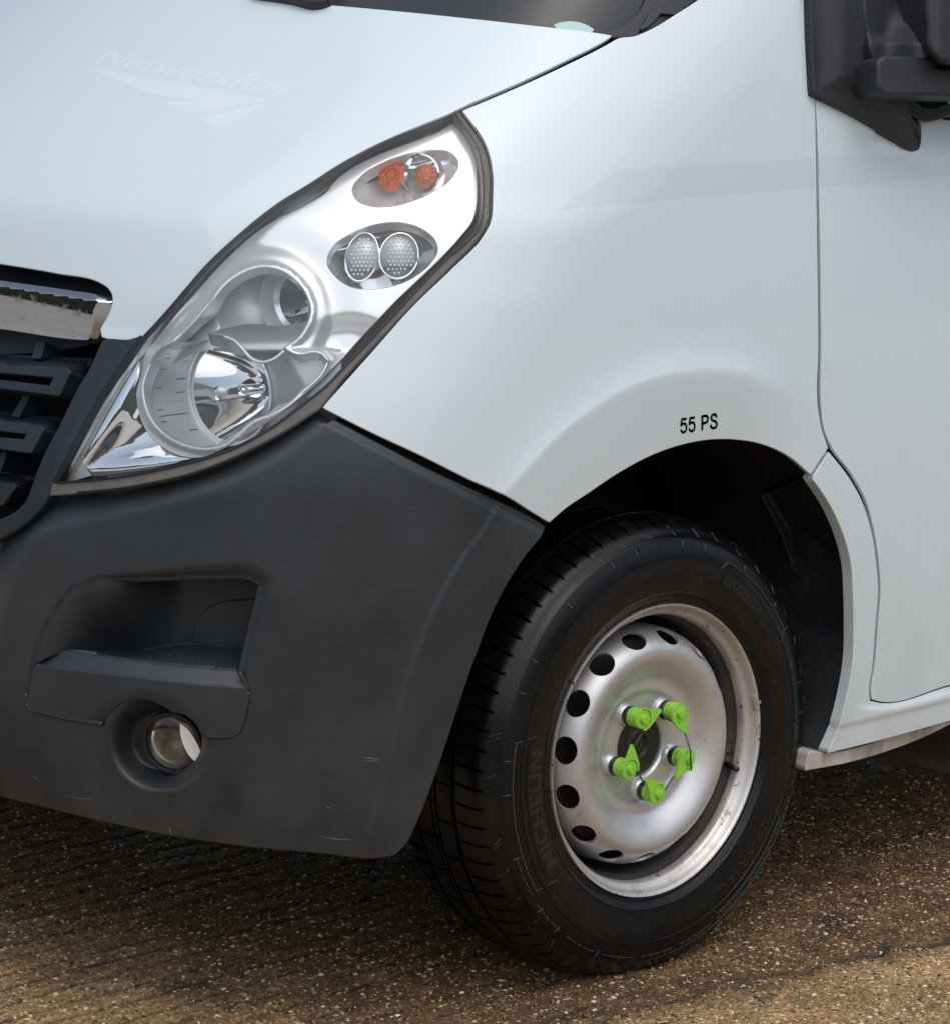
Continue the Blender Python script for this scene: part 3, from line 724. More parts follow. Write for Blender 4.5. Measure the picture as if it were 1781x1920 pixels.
skin('access_cover', spline([(361, 1203), (372, 1166), (385, 1147), (412, 1133), (450, 1128), (490, 1126), (480, 1170), (468, 1214)], 6), 'bumper_plastic', van, lambda q: pocket_in(q)-.004, step=9, r=.002, depth=.004)
mat('highlight_silver', (.95, .95, .93), .15, .15)
mat('fog_reflector', (.20, .18, .155), .30, .5)  # dull brown: ground mirrored in the bowl is put into its colour
mat('scuff_pale', (.16, .17, .17), .6)
for ln, w_ in (([(681, 1421), (700, 1422), (712, 1425)], 2.0), ([(684, 1426), (711, 1427)], 1.2), ([(600, 1568), (640, 1574), (665, 1575)], 1.6), ([(318, 1548), (320, 1558), (322, 1566)], 1.8), ([(612, 1512), (622, 1516)], 2.0), ([(62, 1455), (72, 1462)], 1.6), ([(120, 1490), (150, 1497), (176, 1499)], 1.2)):
    L_ = spline(ln, 4, False); d_ = unit(np.gradient(L_, axis=0)); n2_ = np.stack([-d_[:, 1], d_[:, 0]], 1)*w_/2*np.sin(np.linspace(.25, pi-.25, len(L_)))[:, None]
    skin('scuff', np.vstack([L_+n2_, (L_-n2_)[::-1]]), 'scuff_pale', van, lambda q: bumper_relief(q)-.0004, step=8, ring=False)
# --- fog lamp
foglamp = empty('fog_lamp', van)
fo = lift([fogc], .030)[0]; fax = unit(np.array([-.84, -.53, -.06]))
link('bezel_ring', *lathe([(.0435, -.030), (.0435, .002), (.0425, .005), (.0395, .005), (.0375, .001), (.037, -.02)], 64, fo, fax), 'lamp_black', foglamp, auto=40)
link('reflector', *lathe([(.0365, -.002), (.034, -.012), (.028, -.024), (.018, -.034), (.009, -.038), (.0, -.039)], 48, fo, fax), 'fog_reflector', foglamp)
tag(skin('reflector_highlight', spline([(338, 1356), (352, 1367), (366, 1387), (376, 1409), (377, 1425), (370, 1431), (357, 1419), (346, 1400), (339, 1378)], 5), 'highlight_silver', foglamp, lambda q: .020+.00010*np.abs(q[:, 0]-340), step=6, ring=False))  # added crescent; the reflector's sky highlight is put into its pale colour
link('lens', *lathe([(.0372, .000), (.033, .0035), (.025, .006), (.014, .0078), (.0, .0085)], 48, fo, fax), 'fog_glass', foglamp)
# near-black sheet: shade of the void behind the bumper put into its colour
skin('bumper_void', spline([(-380, 1100), (0, 1040), (120, 960), (420, 900), (600, 830), (960, 1010), (860, 1200), (740, 1560), (300, 1520), (0, 1450), (-380, 1330)], 20), 'gap_black', van, .125, step=60, ring=False)

# --- grille
grille = empty('grille', van)
out = spline([(193, 641), (200, 637), (245, 640), (264, 640), (250, 658), (236, 680), (197, 737), (150, 818), (124, 862), (106, 902), (93, 925), (70, 957), (42, 983), (0, 1008), (-100, 1030), (-250, 1058), (-400, 1072), (-560, 1076), (-560, 1039), (-400, 1035), (-250, 1022), (-100, 999), (0, 978), (37, 957), (51, 940), (65, 902), (87, 849), (110, 806), (121, 784), (141, 742), (172, 688)], 8)
fedge = spline([(232, 655), (197, 710), (145, 800), (118, 850), (100, 895)], 10, False)
skin('frame', out, 'grille_plastic', grille, lambda q: .006+.008*(1-sstep(-4, 4, -sided(q, fedge)))*(q[:, 1] < 905), step=9, r=.003, depth=.09)
out = spline([(-560, 456), (-350, 474), (-200, 488), (0, 526), (100, 540), (206, 556), (211, 562), (209, 580), (183, 637), (169, 637), (0, 616), (-200, 590), (-350, 572), (-560, 548)], 7)
endl = spline([(181, 560), (170, 632)], 6, False); topl = spline([(-560, 462), (-350, 482), (0, 534), (185, 563), (215, 568)], 10, False)
def bar_in(q):
    t_ = sided(q, topl); e = -sided(q, endl)
    return .008 + .00060*np.clip(-t_, 0, 30) + .00026*np.clip(t_, 0, 90) + .0000009*np.clip(t_, 0, 90)**2 + .0005*np.clip(e, 0, 60)*(q[:, 0] > 150)
skin('chrome_bar', out, 'grille_chrome', grille, bar_in, step=5, r=.002, depth=.02, feats=[endl, topl])
skin('bar_recess', spline([(-560, 435), (0, 488), (195, 524), (218, 550), (214, 580), (196, 640), (150, 650), (-560, 590)], 14), 'grille_plastic', grille, .085, step=20, ring=False)
def slat(ft, fb, bkl, rt, slot):
    """ft front top edge, fb front bottom edge, bkl back top edge, rt right back corner; left ends run behind the badge side"""
    def ext(l): a, b_ = np.array(l[0], float), np.array(l[1], float); s = (b_[1]-a[1])/(b_[0]-a[0])*.9; return [(-560, a[1]-560*s), tuple(a), tuple(b_)]
    A, Bq, Cq = ext(ft), ext(fb), ext(bkl)
    P = []
    h = [spline([tuple(p) for p in slot], 5)] if slot else []
    P.append(skin_data(spline(A+Bq[::-1], 6, corner=10), .022, holes=h, step=9, r=.0018, depth=.03))
    la, lc = spline(A, 10, False), spline(Cq+[rt], 10, False)
    tf = lambda q: .023+.062*segdist(q, la)/(segdist(q, la)+segdist(q, lc)+.01)
    P.append(skin_data(spline(A+[rt]+Cq[::-1], 6, corner=10), tf, step=9, r=.001, depth=.004))
    a1, b1 = A[-1], Bq[-1]; lb = spline([a1, b1], 5, False); ld = np.array([rt, (rt[0]-.45*(rt[1]-a1[1]+44), b1[1]-3)])
    sf = lambda q: .023+.055*segdist(q, lb)/(segdist(q, lb)+segdist(q, ld)+.01)
    P.append(skin_data(spline([a1, rt, (rt[0]-22, b1[1]-4), b1], 6, corner=10), sf, step=8, r=.001, depth=.004))
    skins('slat', P, 'grille_plastic', grille)
slat([(0, 688), (131, 696)], [(0, 726), (111, 740)], [(0, 664), (173, 673)], (166, 689), [(-300, 682), (0, 697), (103, 706), (93, 725), (0, 714), (-300, 700)])
slat([(0, 792), (82, 804)], [(0, 840), (58, 848)], [(0, 773), (118, 784)], (112, 798), [(-300, 782), (0, 806), (53, 812), (44, 826), (0, 822), (-300, 800)])
slat([(0, 908), (32, 912)], [(0, 946), (5, 948)], [(0, 882), (68, 896)], (62, 903), [(-300, 900), (-40, 918), (-18, 922), (-26, 936), (-40, 934), (-300, 918)])
for pl_ in ([(70, 641), (84, 641), (76, 672), (60, 671)], [(44, 742), (56, 742), (36, 782), (22, 780)], [(4, 848), (12, 848), (2, 884), (-10, 882)], [(-200, 620), (-186, 622), (-196, 650), (-210, 650)], [(-200, 712), (-188, 713), (-205, 760), (-218, 758)]):
    skin('rib', spline(pl_, 8, corner=10), 'grille_plastic', grille, .055, step=14, r=.001, depth=.05)
out = spline([(-560, 545), (0, 600), (230, 640), (200, 720), (140, 850), (90, 960), (0, 1030), (-560, 1090)], 20)
skin('radiator', out, 'gap_black', grille, .12, step=40, ring=False)
for k in range(16):
    y = 622+k*6
    skin('fin', spline([(-60, y-8), (28, y), (28, y+2), (-60, y-6)], 20, corner=10), 'grille_plastic', grille, .112, step=30, ring=False)

# --- headlight
lamp = empty('headlight', van)
GO = [(866, 212), (881, 230), (897, 253), (911, 279), (920, 319), (920, 371), (915, 418), (901, 442), (879, 469), (847, 501), (804, 543), (772, 575), (700, 652), (640, 717), (598, 768), (586, 776), (539, 806), (485, 836), (431, 861), (359, 888), (287, 905), (216, 917), (144, 924), (95, 928), (101, 905), (108, 900)]
LENS_R = [(851, 214), (866, 229), (889, 264), (902, 307), (906, 349), (904, 400), (898, 426), (879, 450), (836, 486), (793, 531), (748, 580), (680, 652), (640, 694), (611, 724), (575, 752), (517, 796), (431, 843), (323, 875), (194, 898), (108, 905)]
LENS_L = [(128, 866), (157, 812), (196, 744), (232, 690), (254, 658), (268, 638)]
lens_out = spline(LENS_R+LENS_L+LAMP_TOP[1:], 7)
gask = spline(GO[:-2]+[(100, 909)]+LENS_R[::-1][1:]+[(851, 212)], 7)
skin('gasket', gask, 'gasket_rubber', lamp, .004, step=8, r=.0015, depth=.02)
# thin dark lips on either side of the gasket, and the lamp's black outer edge
def ribbon(name, line, width, matname, parent, inset, closed=False, r=.0004, depth=.006):
    L = np.array(line); d = unit(np.gradient(L, axis=0)); n2 = np.stack([-d[:, 1], d[:, 0]], 1)
    o_ = np.vstack([L+n2*width/2, (L-n2*width/2)[::-1]])
    return skin(name, o_, matname, parent, inset, step=max(8, width), r=r, depth=depth)
ribbon('seal_lip', spline([(854, 210)]+LENS_R[1:], 7, False), 3.0, 'lamp_black', lamp, .0015)
ribbon('seal_lip', spline([p for p in GO[:-3]], 7, False), 3.2, 'lamp_black', lamp, .002)
edge_l = spline([(104, 905), (124, 866), (152, 812), (190, 744), (226, 690), (250, 655), (268, 632)], 7, False)
ribbon('edge_seal', edge_l, 11, 'lamp_black', lamp, .004)
ribbon('edge_seal', spline([(270, 632)]+[(x+2.5, y+3) for x, y in LAMP_TOP[1:]], 7, False), 5, 'lamp_black', lamp, .004)
skin('lens', lens_out, 'lens_clear', lamp, .002, step=14, ring=False)
# housing behind everything
skin('housing', spline([(860, 214), (905, 300), (908, 400), (640, 700), (520, 800), (320, 880), (105, 908), (190, 740), (262, 640), (380, 500), (580, 345), (740, 254)], 10), 'housing_grey', lamp, .155, step=30, ring=False)
# clear strip along the upper edge: ribbed inner wall
strip = spline(LAMP_TOP[0:1]+[(x+1, y+2) for x, y in LAMP_TOP[1:]]+[(851, 214), (853, 232), (772, 270), (708, 293), (665, 314), (629, 343), (580, 382), (500, 424), (449, 464), (410, 502), (370, 547), (330, 592), (290, 642), (262, 674), (158, 872), (172, 892), (130, 902), (112, 902), (130, 866), (160, 812), (198, 744), (235, 690)], 7)
def strip_in(q):
    d = segdist(q, spline(LENS_L[:]+LAMP_TOP[1:], 9, False)); low = sstep(560, 720, q[:, 1]); return .006+(.0016*(1-low)+.0006*low)*np.minimum(d, 26) - .0015*np.exp(-((d-12)/2.5)**2)
skin('inner_wall', strip, 'bore_silver', lamp, strip_in, step=5, ring=False)
OPEN = [(421, 534), (398, 562), (376, 590), (350, 618), (322, 642), (294, 666), (277, 693), (268, 722), (271, 754), (285, 788), (314, 818), (352, 836), (392, 841), (424, 833), (450, 812), (475, 791), (511, 777), (540, 760), (572, 732), (602, 704), (617, 678), (606, 665), (549, 660), (536, 652, 1), (561, 634), (578, 609), (585, 582), (578, 554), (560, 528), (532, 507), (498, 499), (457, 509)]
OV1 = [(659, 354), (676, 328), (712, 305), (761, 287), (815, 279), (847, 285), (861, 302), (847, 337), (815, 360), (772, 379), (729, 389), (691, 387), (667, 375)]
OV2 = [(611, 492), (623, 462), (661, 435), (708, 418), (751, 415), (793, 428), (819, 452), (823, 469), (810, 494), (780, 520), (742, 537), (700, 544), (655, 539), (627, 520)]
open_o, ov1, ov2 = spline(OPEN, 5, corner=50), spline(OV1, 5, corner=120), spline(OV2, 5, corner=120)
BEZ = [(262, 674), (290, 642), (330, 592), (370, 547), (410, 502), (449, 464), (500, 424), (580, 382), (616, 358), (629, 341), (665, 313), (708, 292), (772, 268), (820, 250), (851, 231), (868, 253), (887, 285), (893, 328), (891, 392), (885, 413), (864, 441), (825, 484), (783, 524), (742, 563), (700, 607), (643, 668), (602, 712), (563, 745), (518, 781), (465, 812), (425, 838), (369, 857), (330, 850), (300, 832), (272, 800), (260, 765), (257, 730), (262, 700)]
ringc = spline([p[:2] for p in OPEN], 6)
def bezel_in(q):
    # rolled flange round the big opening, a hood over the upper lamp and a soft scoop to the right of it
    d = segdist(q, ringc, True)
    z = .022 - .006*np.exp(-(d/9)**2)
    hood = np.linalg.norm((q-[500, 585])/[1, 1], axis=1)
    z = z + .006*sstep(100, 130, hood) - .005*sstep(126, 190, hood)
    z = z + .010*(1-sstep(10, 60, np.linalg.norm((q-[655, 640])/[1.6, 1], axis=1)))
    return z
skin('bezel', spline(BEZ, 6, corner=50), 'satin_silver', lamp, bezel_in, holes=[open_o, ov1, ov2], step=6, r=.0018, depth=.02, hole_depth=.022)
# mirror-bright lower corner
CH = [(262, 676), (240, 704), (205, 762), (176, 815), (160, 850), (157, 872), (170, 890), (195, 893), (250, 886), (300, 876), (369, 857), (330, 849), (300, 831), (272, 799), (260, 765), (257, 730), (262, 700)]
def corner_in(q):
    a = segdist(q, np.array([(157., 872.), (262., 676.)])); b_ = segdist(q, np.array([(160., 885.), (369., 857.)]))
    fold = sided(q, np.array([(150., 885.), (260., 790.), (300., 700.)]))
    return .022+.008*sstep(0, 40, np.minimum(a, b_))+.008*np.tanh(fold/30)
skin('corner_reflector', spline(CH, 6, corner=60), 'lamp_chrome', lamp, corner_in, step=5, ring=False)
# low beam: round bore that faces forward, bowl at its back
lb = lift([(434, 735)], .090)[0]; FX = unit(np.array([.970, .242, 0.]))
def lat_x(prof, o_, a0=0, a1=2*pi, n=72): return lathe(prof, n, o_, FX, (0, 0, 1), a0, a1)
def bowl(rim, depth, steps):
    pr = []
    for i in range(33):
        u = i/32; r_ = rim*(1-u)+.012*u; t_ = depth*(1-(r_/rim)**2)
        pr.append((r_, t_))
    return pr
def bore_arc(o_, r0, r1, L, lo, hi_, n=60):
    return lat_x([(r0+.003, -L-.001), (r0, -L-.002), (r0-.001, -L+.002), (r0-.002, -L*.75), (r1, 0)], o_, lo, hi_, n)
E1 = unit(np.cross(np.array([0, 0, 1.]), FX))     # angle 0 points to +y
o = link('low_beam_bore', *bore_arc(lb, .0755, .0735, .088, radians(-112), radians(74)), 'bore_silver', lamp)
link('low_beam_ring', *lat_x([(.0745, -.006), (.073, -.007), (.0715, .000), (.0700, .001), (.0695, -.002), (.0675, -.002), (.067, .002)], lb), 'satin_silver', lamp, auto=35)
link('low_beam_bowl', *lat_x(bowl(.0672, .078, 5), lb), 'lamp_chrome', lamp, auto=50)
link('bulb_cap', *lat_x([(0, .02), (.006, .021), (.0075, .026), (.0075, .05), (.006, .07)], lb, n=24), 'chrome', lamp)
for k in range(22):                                                   # slots and dashes printed round the bore
    a = radians(-100+k*7.4+random.uniform(-1.5, 1.5)); t0 = random.choice([-.072, -.070, -.03]); t1 = t0+random.choice([.010, .012, .040, .055]); t1 = min(t1, -.012)
    da = random.uniform(.010, .020); rr = .0738
    ax_, e1_, = FX, E1; e2_ = np.cross(ax_, e1_)
    V = [lb+ax_*tt+(e1_*cos(aa)+e2_*sin(aa))*(.0738-.0003*(tt+.08)/.08-.0008) for aa, tt in ((a, t0), (a+da, t0), (a+da, t1), (a, t1))]
    link('bore_slot', V, [(0, 1, 2, 3)], 'lamp_black' if k % 4 else 'bulb_glass', lamp, smooth=False)
# backing round the low beam, in the plane of its rim
back = spline([(380, 600), (480, 640), (540, 640), (640, 655), (640, 700), (560, 770), (470, 830), (400, 860), (355, 850), (340, 735), (352, 660)], 7)
E2 = np.cross(FX, E1)
rimq = project(np.array([lb+FX*.001+(E1*cos(a)+E2*sin(a))*.0705 for a in np.linspace(0, 2*pi, 60, endpoint=False)]))
def clipped(q, p0, n_, least=.034):
    P = onplane(q, p0, n_); bad = body(P) > -least; P[bad] = lift(q[bad], least) if bad.any() else P[bad]; return P
patch('low_beam_surround', back, 'housing_grey', lamp, lambda q: clipped(q, lb+FX*.002, -FX), holes=[rimq], step=12, ring=False)
# high beam
hb = lift([(563, 563)], .075)[0]
link('high_beam_bowl', *lat_x(bowl(.0355, .045, 3), hb), 'lamp_chrome', lamp, auto=50)
link('high_beam_ring', *lat_x([(.049, -.026), (.043, -.004), (.0425, -.003), (.041, -.004), (.0375, -.001), (.0352, .001)], hb), 'satin_silver', lamp, auto=35)
back = spline([(375, 590), (400, 550), (440, 505), (500, 488), (560, 505), (592, 550), (596, 600), (570, 640), (520, 660), (420, 650), (350, 670), (300, 700), (330, 630)], 7)
hbq = project(np.array([hb+(E1*cos(a)+E2*sin(a))*.045 for a in np.linspace(0, 2*pi, 50, endpoint=False)]))
hbq = np.array([p for p in hbq if p[0] < 586])
def cone_in(q):
    r2 = (((q-[505, 588])/[100, 92])**2).sum(1); return .058+.040*np.clip(1-r2, 0, 1)
patch('high_beam_cone', back, 'bore_silver', lamp, lambda q: lift(q, cone_in(q)), step=9, ring=False, holes=[spline([tuple(p) for p in hbq[::3]], 6, corner=60)])
# shield between the two beams
sh = spline([(392, 624), (426, 615), (470, 607), (524, 611), (580, 602), (562, 637), (535, 656), (498, 679), (474, 672), (452, 650), (421, 628)], 5)
skin('beam_shield', sh, 'shade_grey', lamp, lambda q: .030+.0003*np.abs(q[:, 1]-655)+.00001*(q[:, 1]-640)**2, step=6, r=.0015, depth=.03)
def bead(name, line, inset, rad, closed=False):
    P = lift(line, inset); P = np.vstack([P, P[:1]]) if closed else P
    return link(name, *tube(P, rad, 8), 'satin_silver', lamp)
bead('shield_rim', spline([(420, 630), (442, 640), (456, 655), (472, 672), (490, 679), (510, 675), (535, 657)], 5, False, 80), .024, .0024)
bead('opening_rim', open_o, .0205, .0024, True)
def facets(q): return .050+.0022*np.sin(q[:, 0]*.55+q[:, 1]*.12)+.0015*np.sin(q[:, 1]*.4)
skin('side_reflector', spline([(560, 668), (606, 671), (609, 678), (573, 730), (562, 715)], 5), 'chrome', lamp, facets, step=4, ring=False)
# indicator (upper oval) and side light (lower oval)
def oval_bowl(name, ovl, c, rad, deep, wob):
    c = np.array(c, float); a = radians(-16); R2 = np.array([[cos(a), sin(a)], [-sin(a), cos(a)]])
    def f(q):
        u = ((q-c)@R2.T)/np.array(rad); r2 = (u**2).sum(1)
        return .030+deep*(1-np.clip(r2, 0, 1.2)/1.2)+wob*np.sin(u[:, 0]*9)*np.clip(1-r2, 0, 1)
    big = c+(ovl-c)*1.05
    skin(name, big, 'oval_chrome', lamp, f, step=5, ring=False); return f
f1 = oval_bowl('indicator_bowl', ov1, (760, 334), (108, 50), .030, .0010)
f2 = oval_bowl('side_light_bowl', ov2, (717, 480), (110, 62), .040, .0012)
def disc(c, rx, ry, rot, n=40):
    a = np.linspace(0, 2*pi, n, endpoint=False); p = np.stack([rx*np.cos(a), ry*np.sin(a)], 1); r_ = radians(rot)
    return p@np.array([[cos(r_), sin(r_)], [-sin(r_), cos(r_)]])+np.array(c)
def ball(c, rad, n=20, m_=12, sq=(1, 1, 1)):
    V = []; F = []
    for i in range(m_+1):
        for j in range(n):
            V.append(np.array(c)+np.array([sin(pi*i/m_)*cos(2*pi*j/n)*sq[0], sin(pi*i/m_)*sin(2*pi*j/n)*sq[1], cos(pi*i/m_)*sq[2]])*rad)
    for i in range(m_):
        for j in range(n): F.append((i*n+j, (i+1)*n+j, (i+1)*n+(j+1) % n, i*n+(j+1) % n))
    return V, F
def lower(ovl, out_):                                  # keep a piece inside its oval
    c = ovl.mean(0); res = []
    for p in out_:
        if inpoly(np.array([p]), ovl)[0]: res.append(p)
        else:
            lo_, h_ = 0., 1.
            for _ in range(12):
                m_ = (lo_+h_)/2
                if inpoly(np.array([c+(p-c)*m_]), ovl)[0]: lo_ = m_
                else: h_ = m_
            res.append(c+(p-c)*lo_*.99)
    return np.array(res)
skin('amber_reflection', lower(ov1, disc((735, 325), 24, 34, 8)), 'amber', lamp, lambda q: .036+.0030*np.sin(q[:, 0]*.30+q[:, 1]*.1)*np.sin(q[:, 1]*.22), step=3, ring=False)
link('indicator_bulb', *ball(lift([(800, 331)], .034)[0], .0165, sq=(1, 1, 1.05)), 'amber', lamp)
iax = unit(np.array([-.9, -.42, .05]))
link('indicator_ring', *lathe([(.0290, -.012), (.0285, .004), (.0265, .005), (.0262, -.01)], 48, lift([(791, 328)], .036)[0], iax), 'chrome', lamp, auto=40)
for c, rx, ry, rt_ in (((679, 482), 30, 46, 12), ((748, 480), 36, 43, 14)):
    d_ = lower(ov2, disc(c, rx, ry, rt_))
    def din(q, c=c): return .036 - .008*np.clip(1-((q-c)**2).sum(1)/45**2, 0, 1)
    skin('side_light_lens', d_, 'facet_lens', lamp, din, step=7, r=.002, depth=.008)
    link('lens_ring', *tube(np.vstack([lift(d_, .0335), lift(d_[:1], .0335)]), .0016, 8), 'chrome', lamp)
    ins_ = c+(d_-c)*.80; pts = []
    for yy in np.arange(c[1]-40, c[1]+42, 7.2):
        for k, xx in enumerate(np.arange(c[0]-34, c[0]+40, 7.6)):
            x_ = xx+(3.8 if int((yy-c[1]+40)/7.2) % 2 else 0)
            if x_ > c[0]-22 and inpoly(np.array([[x_, yy]]), ins_)[0]: pts.append((x_, yy))
    parts = [ball(lift([p], din(np.array([p]))+.0006)[0], .0021, 8, 6) for p in pts]
    if parts: tag(link('lens_beads', *join(*parts), 'bulb_glass', lamp), kind='stuff')

# --- windscreen, cowl and cab above
skin('windscreen', spline([(-300, -25), (0, -30), (500, 6), (1150, 76), (1230, 60), (1311, 4), (1400, -80), (1560, -500), (1600, -900), (900, -1000), (0, -1020), (-300, -900)], 20), 'screen_glass', van, lambda q: .016+.0001*np.clip(q[:, 1], -40, 90), step=40, r=.002, depth=.01)
skin('scuttle_trim', spline([(1102, 66), (1150, 68), (1190, 66), (1222, 52), (1264, 25), (1300, 0), (1340, -36), (1220, -36), (1205, 15), (1175, 44)], 8), 'trim_plastic', van, .010, step=12, r=.003, depth=.02)
skin('scuttle_flap', spline([(1228, 17), (1240, 12), (1282, 18), (1268, 27), (1238, 24), (1212, 50), (1200, 56)], 6), 'lamp_black', van, .004, step=10, r=.001, depth=.008)
skin('sticker', spline([(1038, 46), (1046, 43), (1104, 49), (1113, 55), (1108, 62), (1042, 53)], 6), 'sticker', van, .004, step=12, ring=False)
skin('wiper_arm', spline([(470, -18), (540, -8), (590, 2), (612, -3), (600, -22), (480, -40)], 8), 'trim_plastic', van, -.015, step=12, r=.003, depth=.03)
skin('cab_side', spline([(1318, -4), (1375, -54), (1455, -124), (1519, -190), (1519, -60), (1528, 0), (1700, -20), (2700, -200), (2700, -1000), (1750, -1050), (1600, -900), (1560, -500), (1405, -80)], 20), 'white_paint', van, .010, step=60, r=.003, depth=.02)
skin('side_window', spline([(1540, -40), (1540, 170), (1715, 222), (1850, 203), (2150, 163), (2680, 60), (2680, -640), (1900, -700), (1650, -300)], 20), 'window_glass', van, .006, step=60, r=.002, depth=.01)
skin('window_seal', spline([(1690, 175), (1700, 200), (1716, 218), (1742, 224), (1765, 219), (1781, 212), (1900, 196), (1900, 184), (1781, 199), (1757, 207), (1730, 206), (1710, 190)], 7), 'trim_plastic', van, -.003, step=10, r=.003, depth=.012)
# --- door mirror: sail, two arms, head
mirror = empty('door_mirror', van)
sail = spline([(1521, -70), (1523, 60), (1528, 174), (1600, 210), (1716, 278), (1722, 277), (1723, 268), (1712, 235), (1700, 200), (1692, 172), (1690, 100), (1690, -70)], 8)
def sail_in(q):
    d = segdist(q, np.array([(1692., 172.), (1700., 200.), (1723., 278.)])); b_ = segdist(q, np.array([(1526., 0.), (1528., 174.), (1722., 278.)]))
    return -.012 - .014*sstep(0, 60, b_) + .010*np.exp(-(d/12)**2)
skin('sail', sail, 'trim_plastic', mirror, sail_in, step=9, r=.004, depth=.03)
def arm(name, q, lo_, hi_, r=.006):
    return skin(name, spline(q, 6), 'trim_plastic', mirror, (lambda p: -hi_+0*p[:, 0]), step=10, r=r, depth=hi_-lo_)
def up_in(q):
    return -.030 - .055*sstep(1650, 1742, q[:, 0])*sstep(-20, 70, q[:, 1]) - .012*sstep(60, 86, q[:, 1])
skin('upper_arm', spline([(1628, -70), (1690, -70), (1690, 5), (1693, 32), (1705, 55), (1735, 77), (1743, 87), (1743, 98), (1734, 105), (1690, 109), (1640, 108), (1632, 70), (1626, 40)], 6), 'trim_plastic', mirror, up_in, step=6, r=.005, depth=.035)
skin('lower_arm', spline([(1652, 118), (1660, 112), (1700, 112), (1800, 116), (1980, 120), (1990, 160), (1985, 176), (1781, 172), (1660, 170), (1652, 160)], 6), 'trim_plastic', mirror, lambda q: -.075-.0002*np.clip(q[:, 0]-1652, 0, 300), step=9, r=.007, depth=.055)
skin('hinge_gap', spline([(1634, 110), (1662, 110), (1662, 168), (1636, 158)], 8, corner=10), 'lamp_black', mirror, -.038, step=10, r=.003, depth=.02)
skin('mirror_head', spline([(1748, -120), (1750, 40), (1754, 90), (1764, 106), (1830, 110), (1990, 112), (2030, 60), (2040, -120)], 9), 'trim_plastic', mirror, lambda q: -.115-.03*sstep(1742, 1800, q[:, 0]), step=12, r=.010, depth=.07)

# --- wheel arch liner
aw = lift(spline(ARCH+ARCH2, 8, False, corner=70), .010)
aw = aw + unit(aw-np.array([0, 0, .335])*np.array([0, 0, 1])-aw*np.array([0, 1, 0]))*.004*0
# carry the liner down behind the bumper as well
front = [(-.27, aw[0][1], .70), (-.345, aw[0][1], .62), (-.405, aw[0][1]+.03, .52), (-.42, aw[0][1]+.10, .43)]
loop = [np.array(p) for p in front[::-1]]+[p for p in aw]
V = []; F = []; deps = [0, .012, .05, .12, .22, .34, .46]
for p in loop:
    for k, dy in enumerate(deps):
        c = np.array([0, p[1], .335]); rad = p-c; s = 1+(.035*min(1, dy/.05))*(1 if dy > 0 else 0)
        if p[2] < .45 and p[0] > .2: s = 1-.05*min(1, dy/.05)*((.45-p[2])/.2)
        V.append(c+rad*s+np.array([0, dy, 0]))
k = len(deps)
for i in range(len(loop)-1):
    for j in range(k-1): F.append((i*k+j, i*k+j+1, (i+1)*k+j+1, (i+1)*k+j))
b0 = len(V); V.append(np.array([0, .44, .335]))
for i in range(len(loop)-1): F.append((i*k+k-1, (i+1)*k+k-1, b0))
link('arch_liner', V, F, 'liner_felt', van)
# splash guard facing forward at the rear of the arch
flap = spline([(1602, 1182), (1606, 1226), (1592, 1306), (1573, 1374), (1553, 1409), (1520, 1404), (1512, 1396), (1514, 1330), (1512, 1230), (1505, 1140), (1490, 1070), (1466, 1000), (1430, 930), (1500, 900), (1540, 935), (1575, 1010), (1592, 1080), (1597, 1130)], 8)
def flap_in(q):
    e = segdist(q, spline([(1602, 1182), (1606, 1226), (1592, 1306), (1573, 1374), (1553, 1409)], 10, False)); return .016+.0014*np.minimum(segdist(q, spline(ARCH2, 9, False)), 90)
skin('splash_guard', flap, 'flap_rubber', van, flap_in, step=10, r=.003, depth=.004)
for (bx_, by_, br_) in ((1505, 1085, 15), (1586, 1213, 11), (1546, 1362, 17)):
    q0 = np.array([[bx_, by_]], float); o_ = lift(q0, flap_in(q0)-.006)[0]; axx = unit(np.array([-.75, -.62, .05]))
    link('liner_bolt', *lathe([(br_/1250*1.35, -.006), (br_/1250*1.3, .002), (br_/1250*.95, .005), (br_/1250*.9, .003), (br_/1250*.45, .004), (0, .005)], 28, o_, axx), 'bolt_black', van, auto=40)

# --- underbody, rest of the van
link('underbody', *join(boxm(.50, 5.3, .20, 1.9, .33, .40), boxm(-.55, .6, .55, 1.5, .26, .33)), 'gap_black', van, smooth=False)
pts = []
def section(x, top):
    z = [.34, .5, .9, 1.4, 1.9, 2.15, 2.27, 2.33]; y = [.0, -.045, -.05, -.03, .02, .06, .14, .28]
    L = [(x, a, b_*top/2.33 if b_ > 1 else b_) for a, b_ in zip(y, z)]
    return L+[(x, 2.0-a, b_) for (x, a, b_) in L[::-1]]
secs = [section(1.62, 2.33), section(3.0, 2.36), section(5.35, 2.36)]; V = []; F = []
for s in secs: V += s
m_ = len(secs[0])
for i in range(2):
    for j in range(m_-1): F.append((i*m_+j, (i+1)*m_+j, (i+1)*m_+j+1, i*m_+j+1))
F.append(tuple(range(2*m_, 3*m_)))
link('cargo_body', V, F, 'white_paint', van, auto=35)

# --- front wheel
wheel = empty('wheel', van); WC = np.array([0, 0, .335])
WAX = (0, 1, 0)                                        # distance grows into the van
def WL(prof, n=96, **kw): return lathe(prof, n, WC, WAX, (0, 0, 1), **kw)
def wp(r_, a, y):                                      # polar point on the wheel; a in degrees as seen from outside
    return WC+np.array([r_*cos(radians(a)), y, r_*sin(radians(a))])
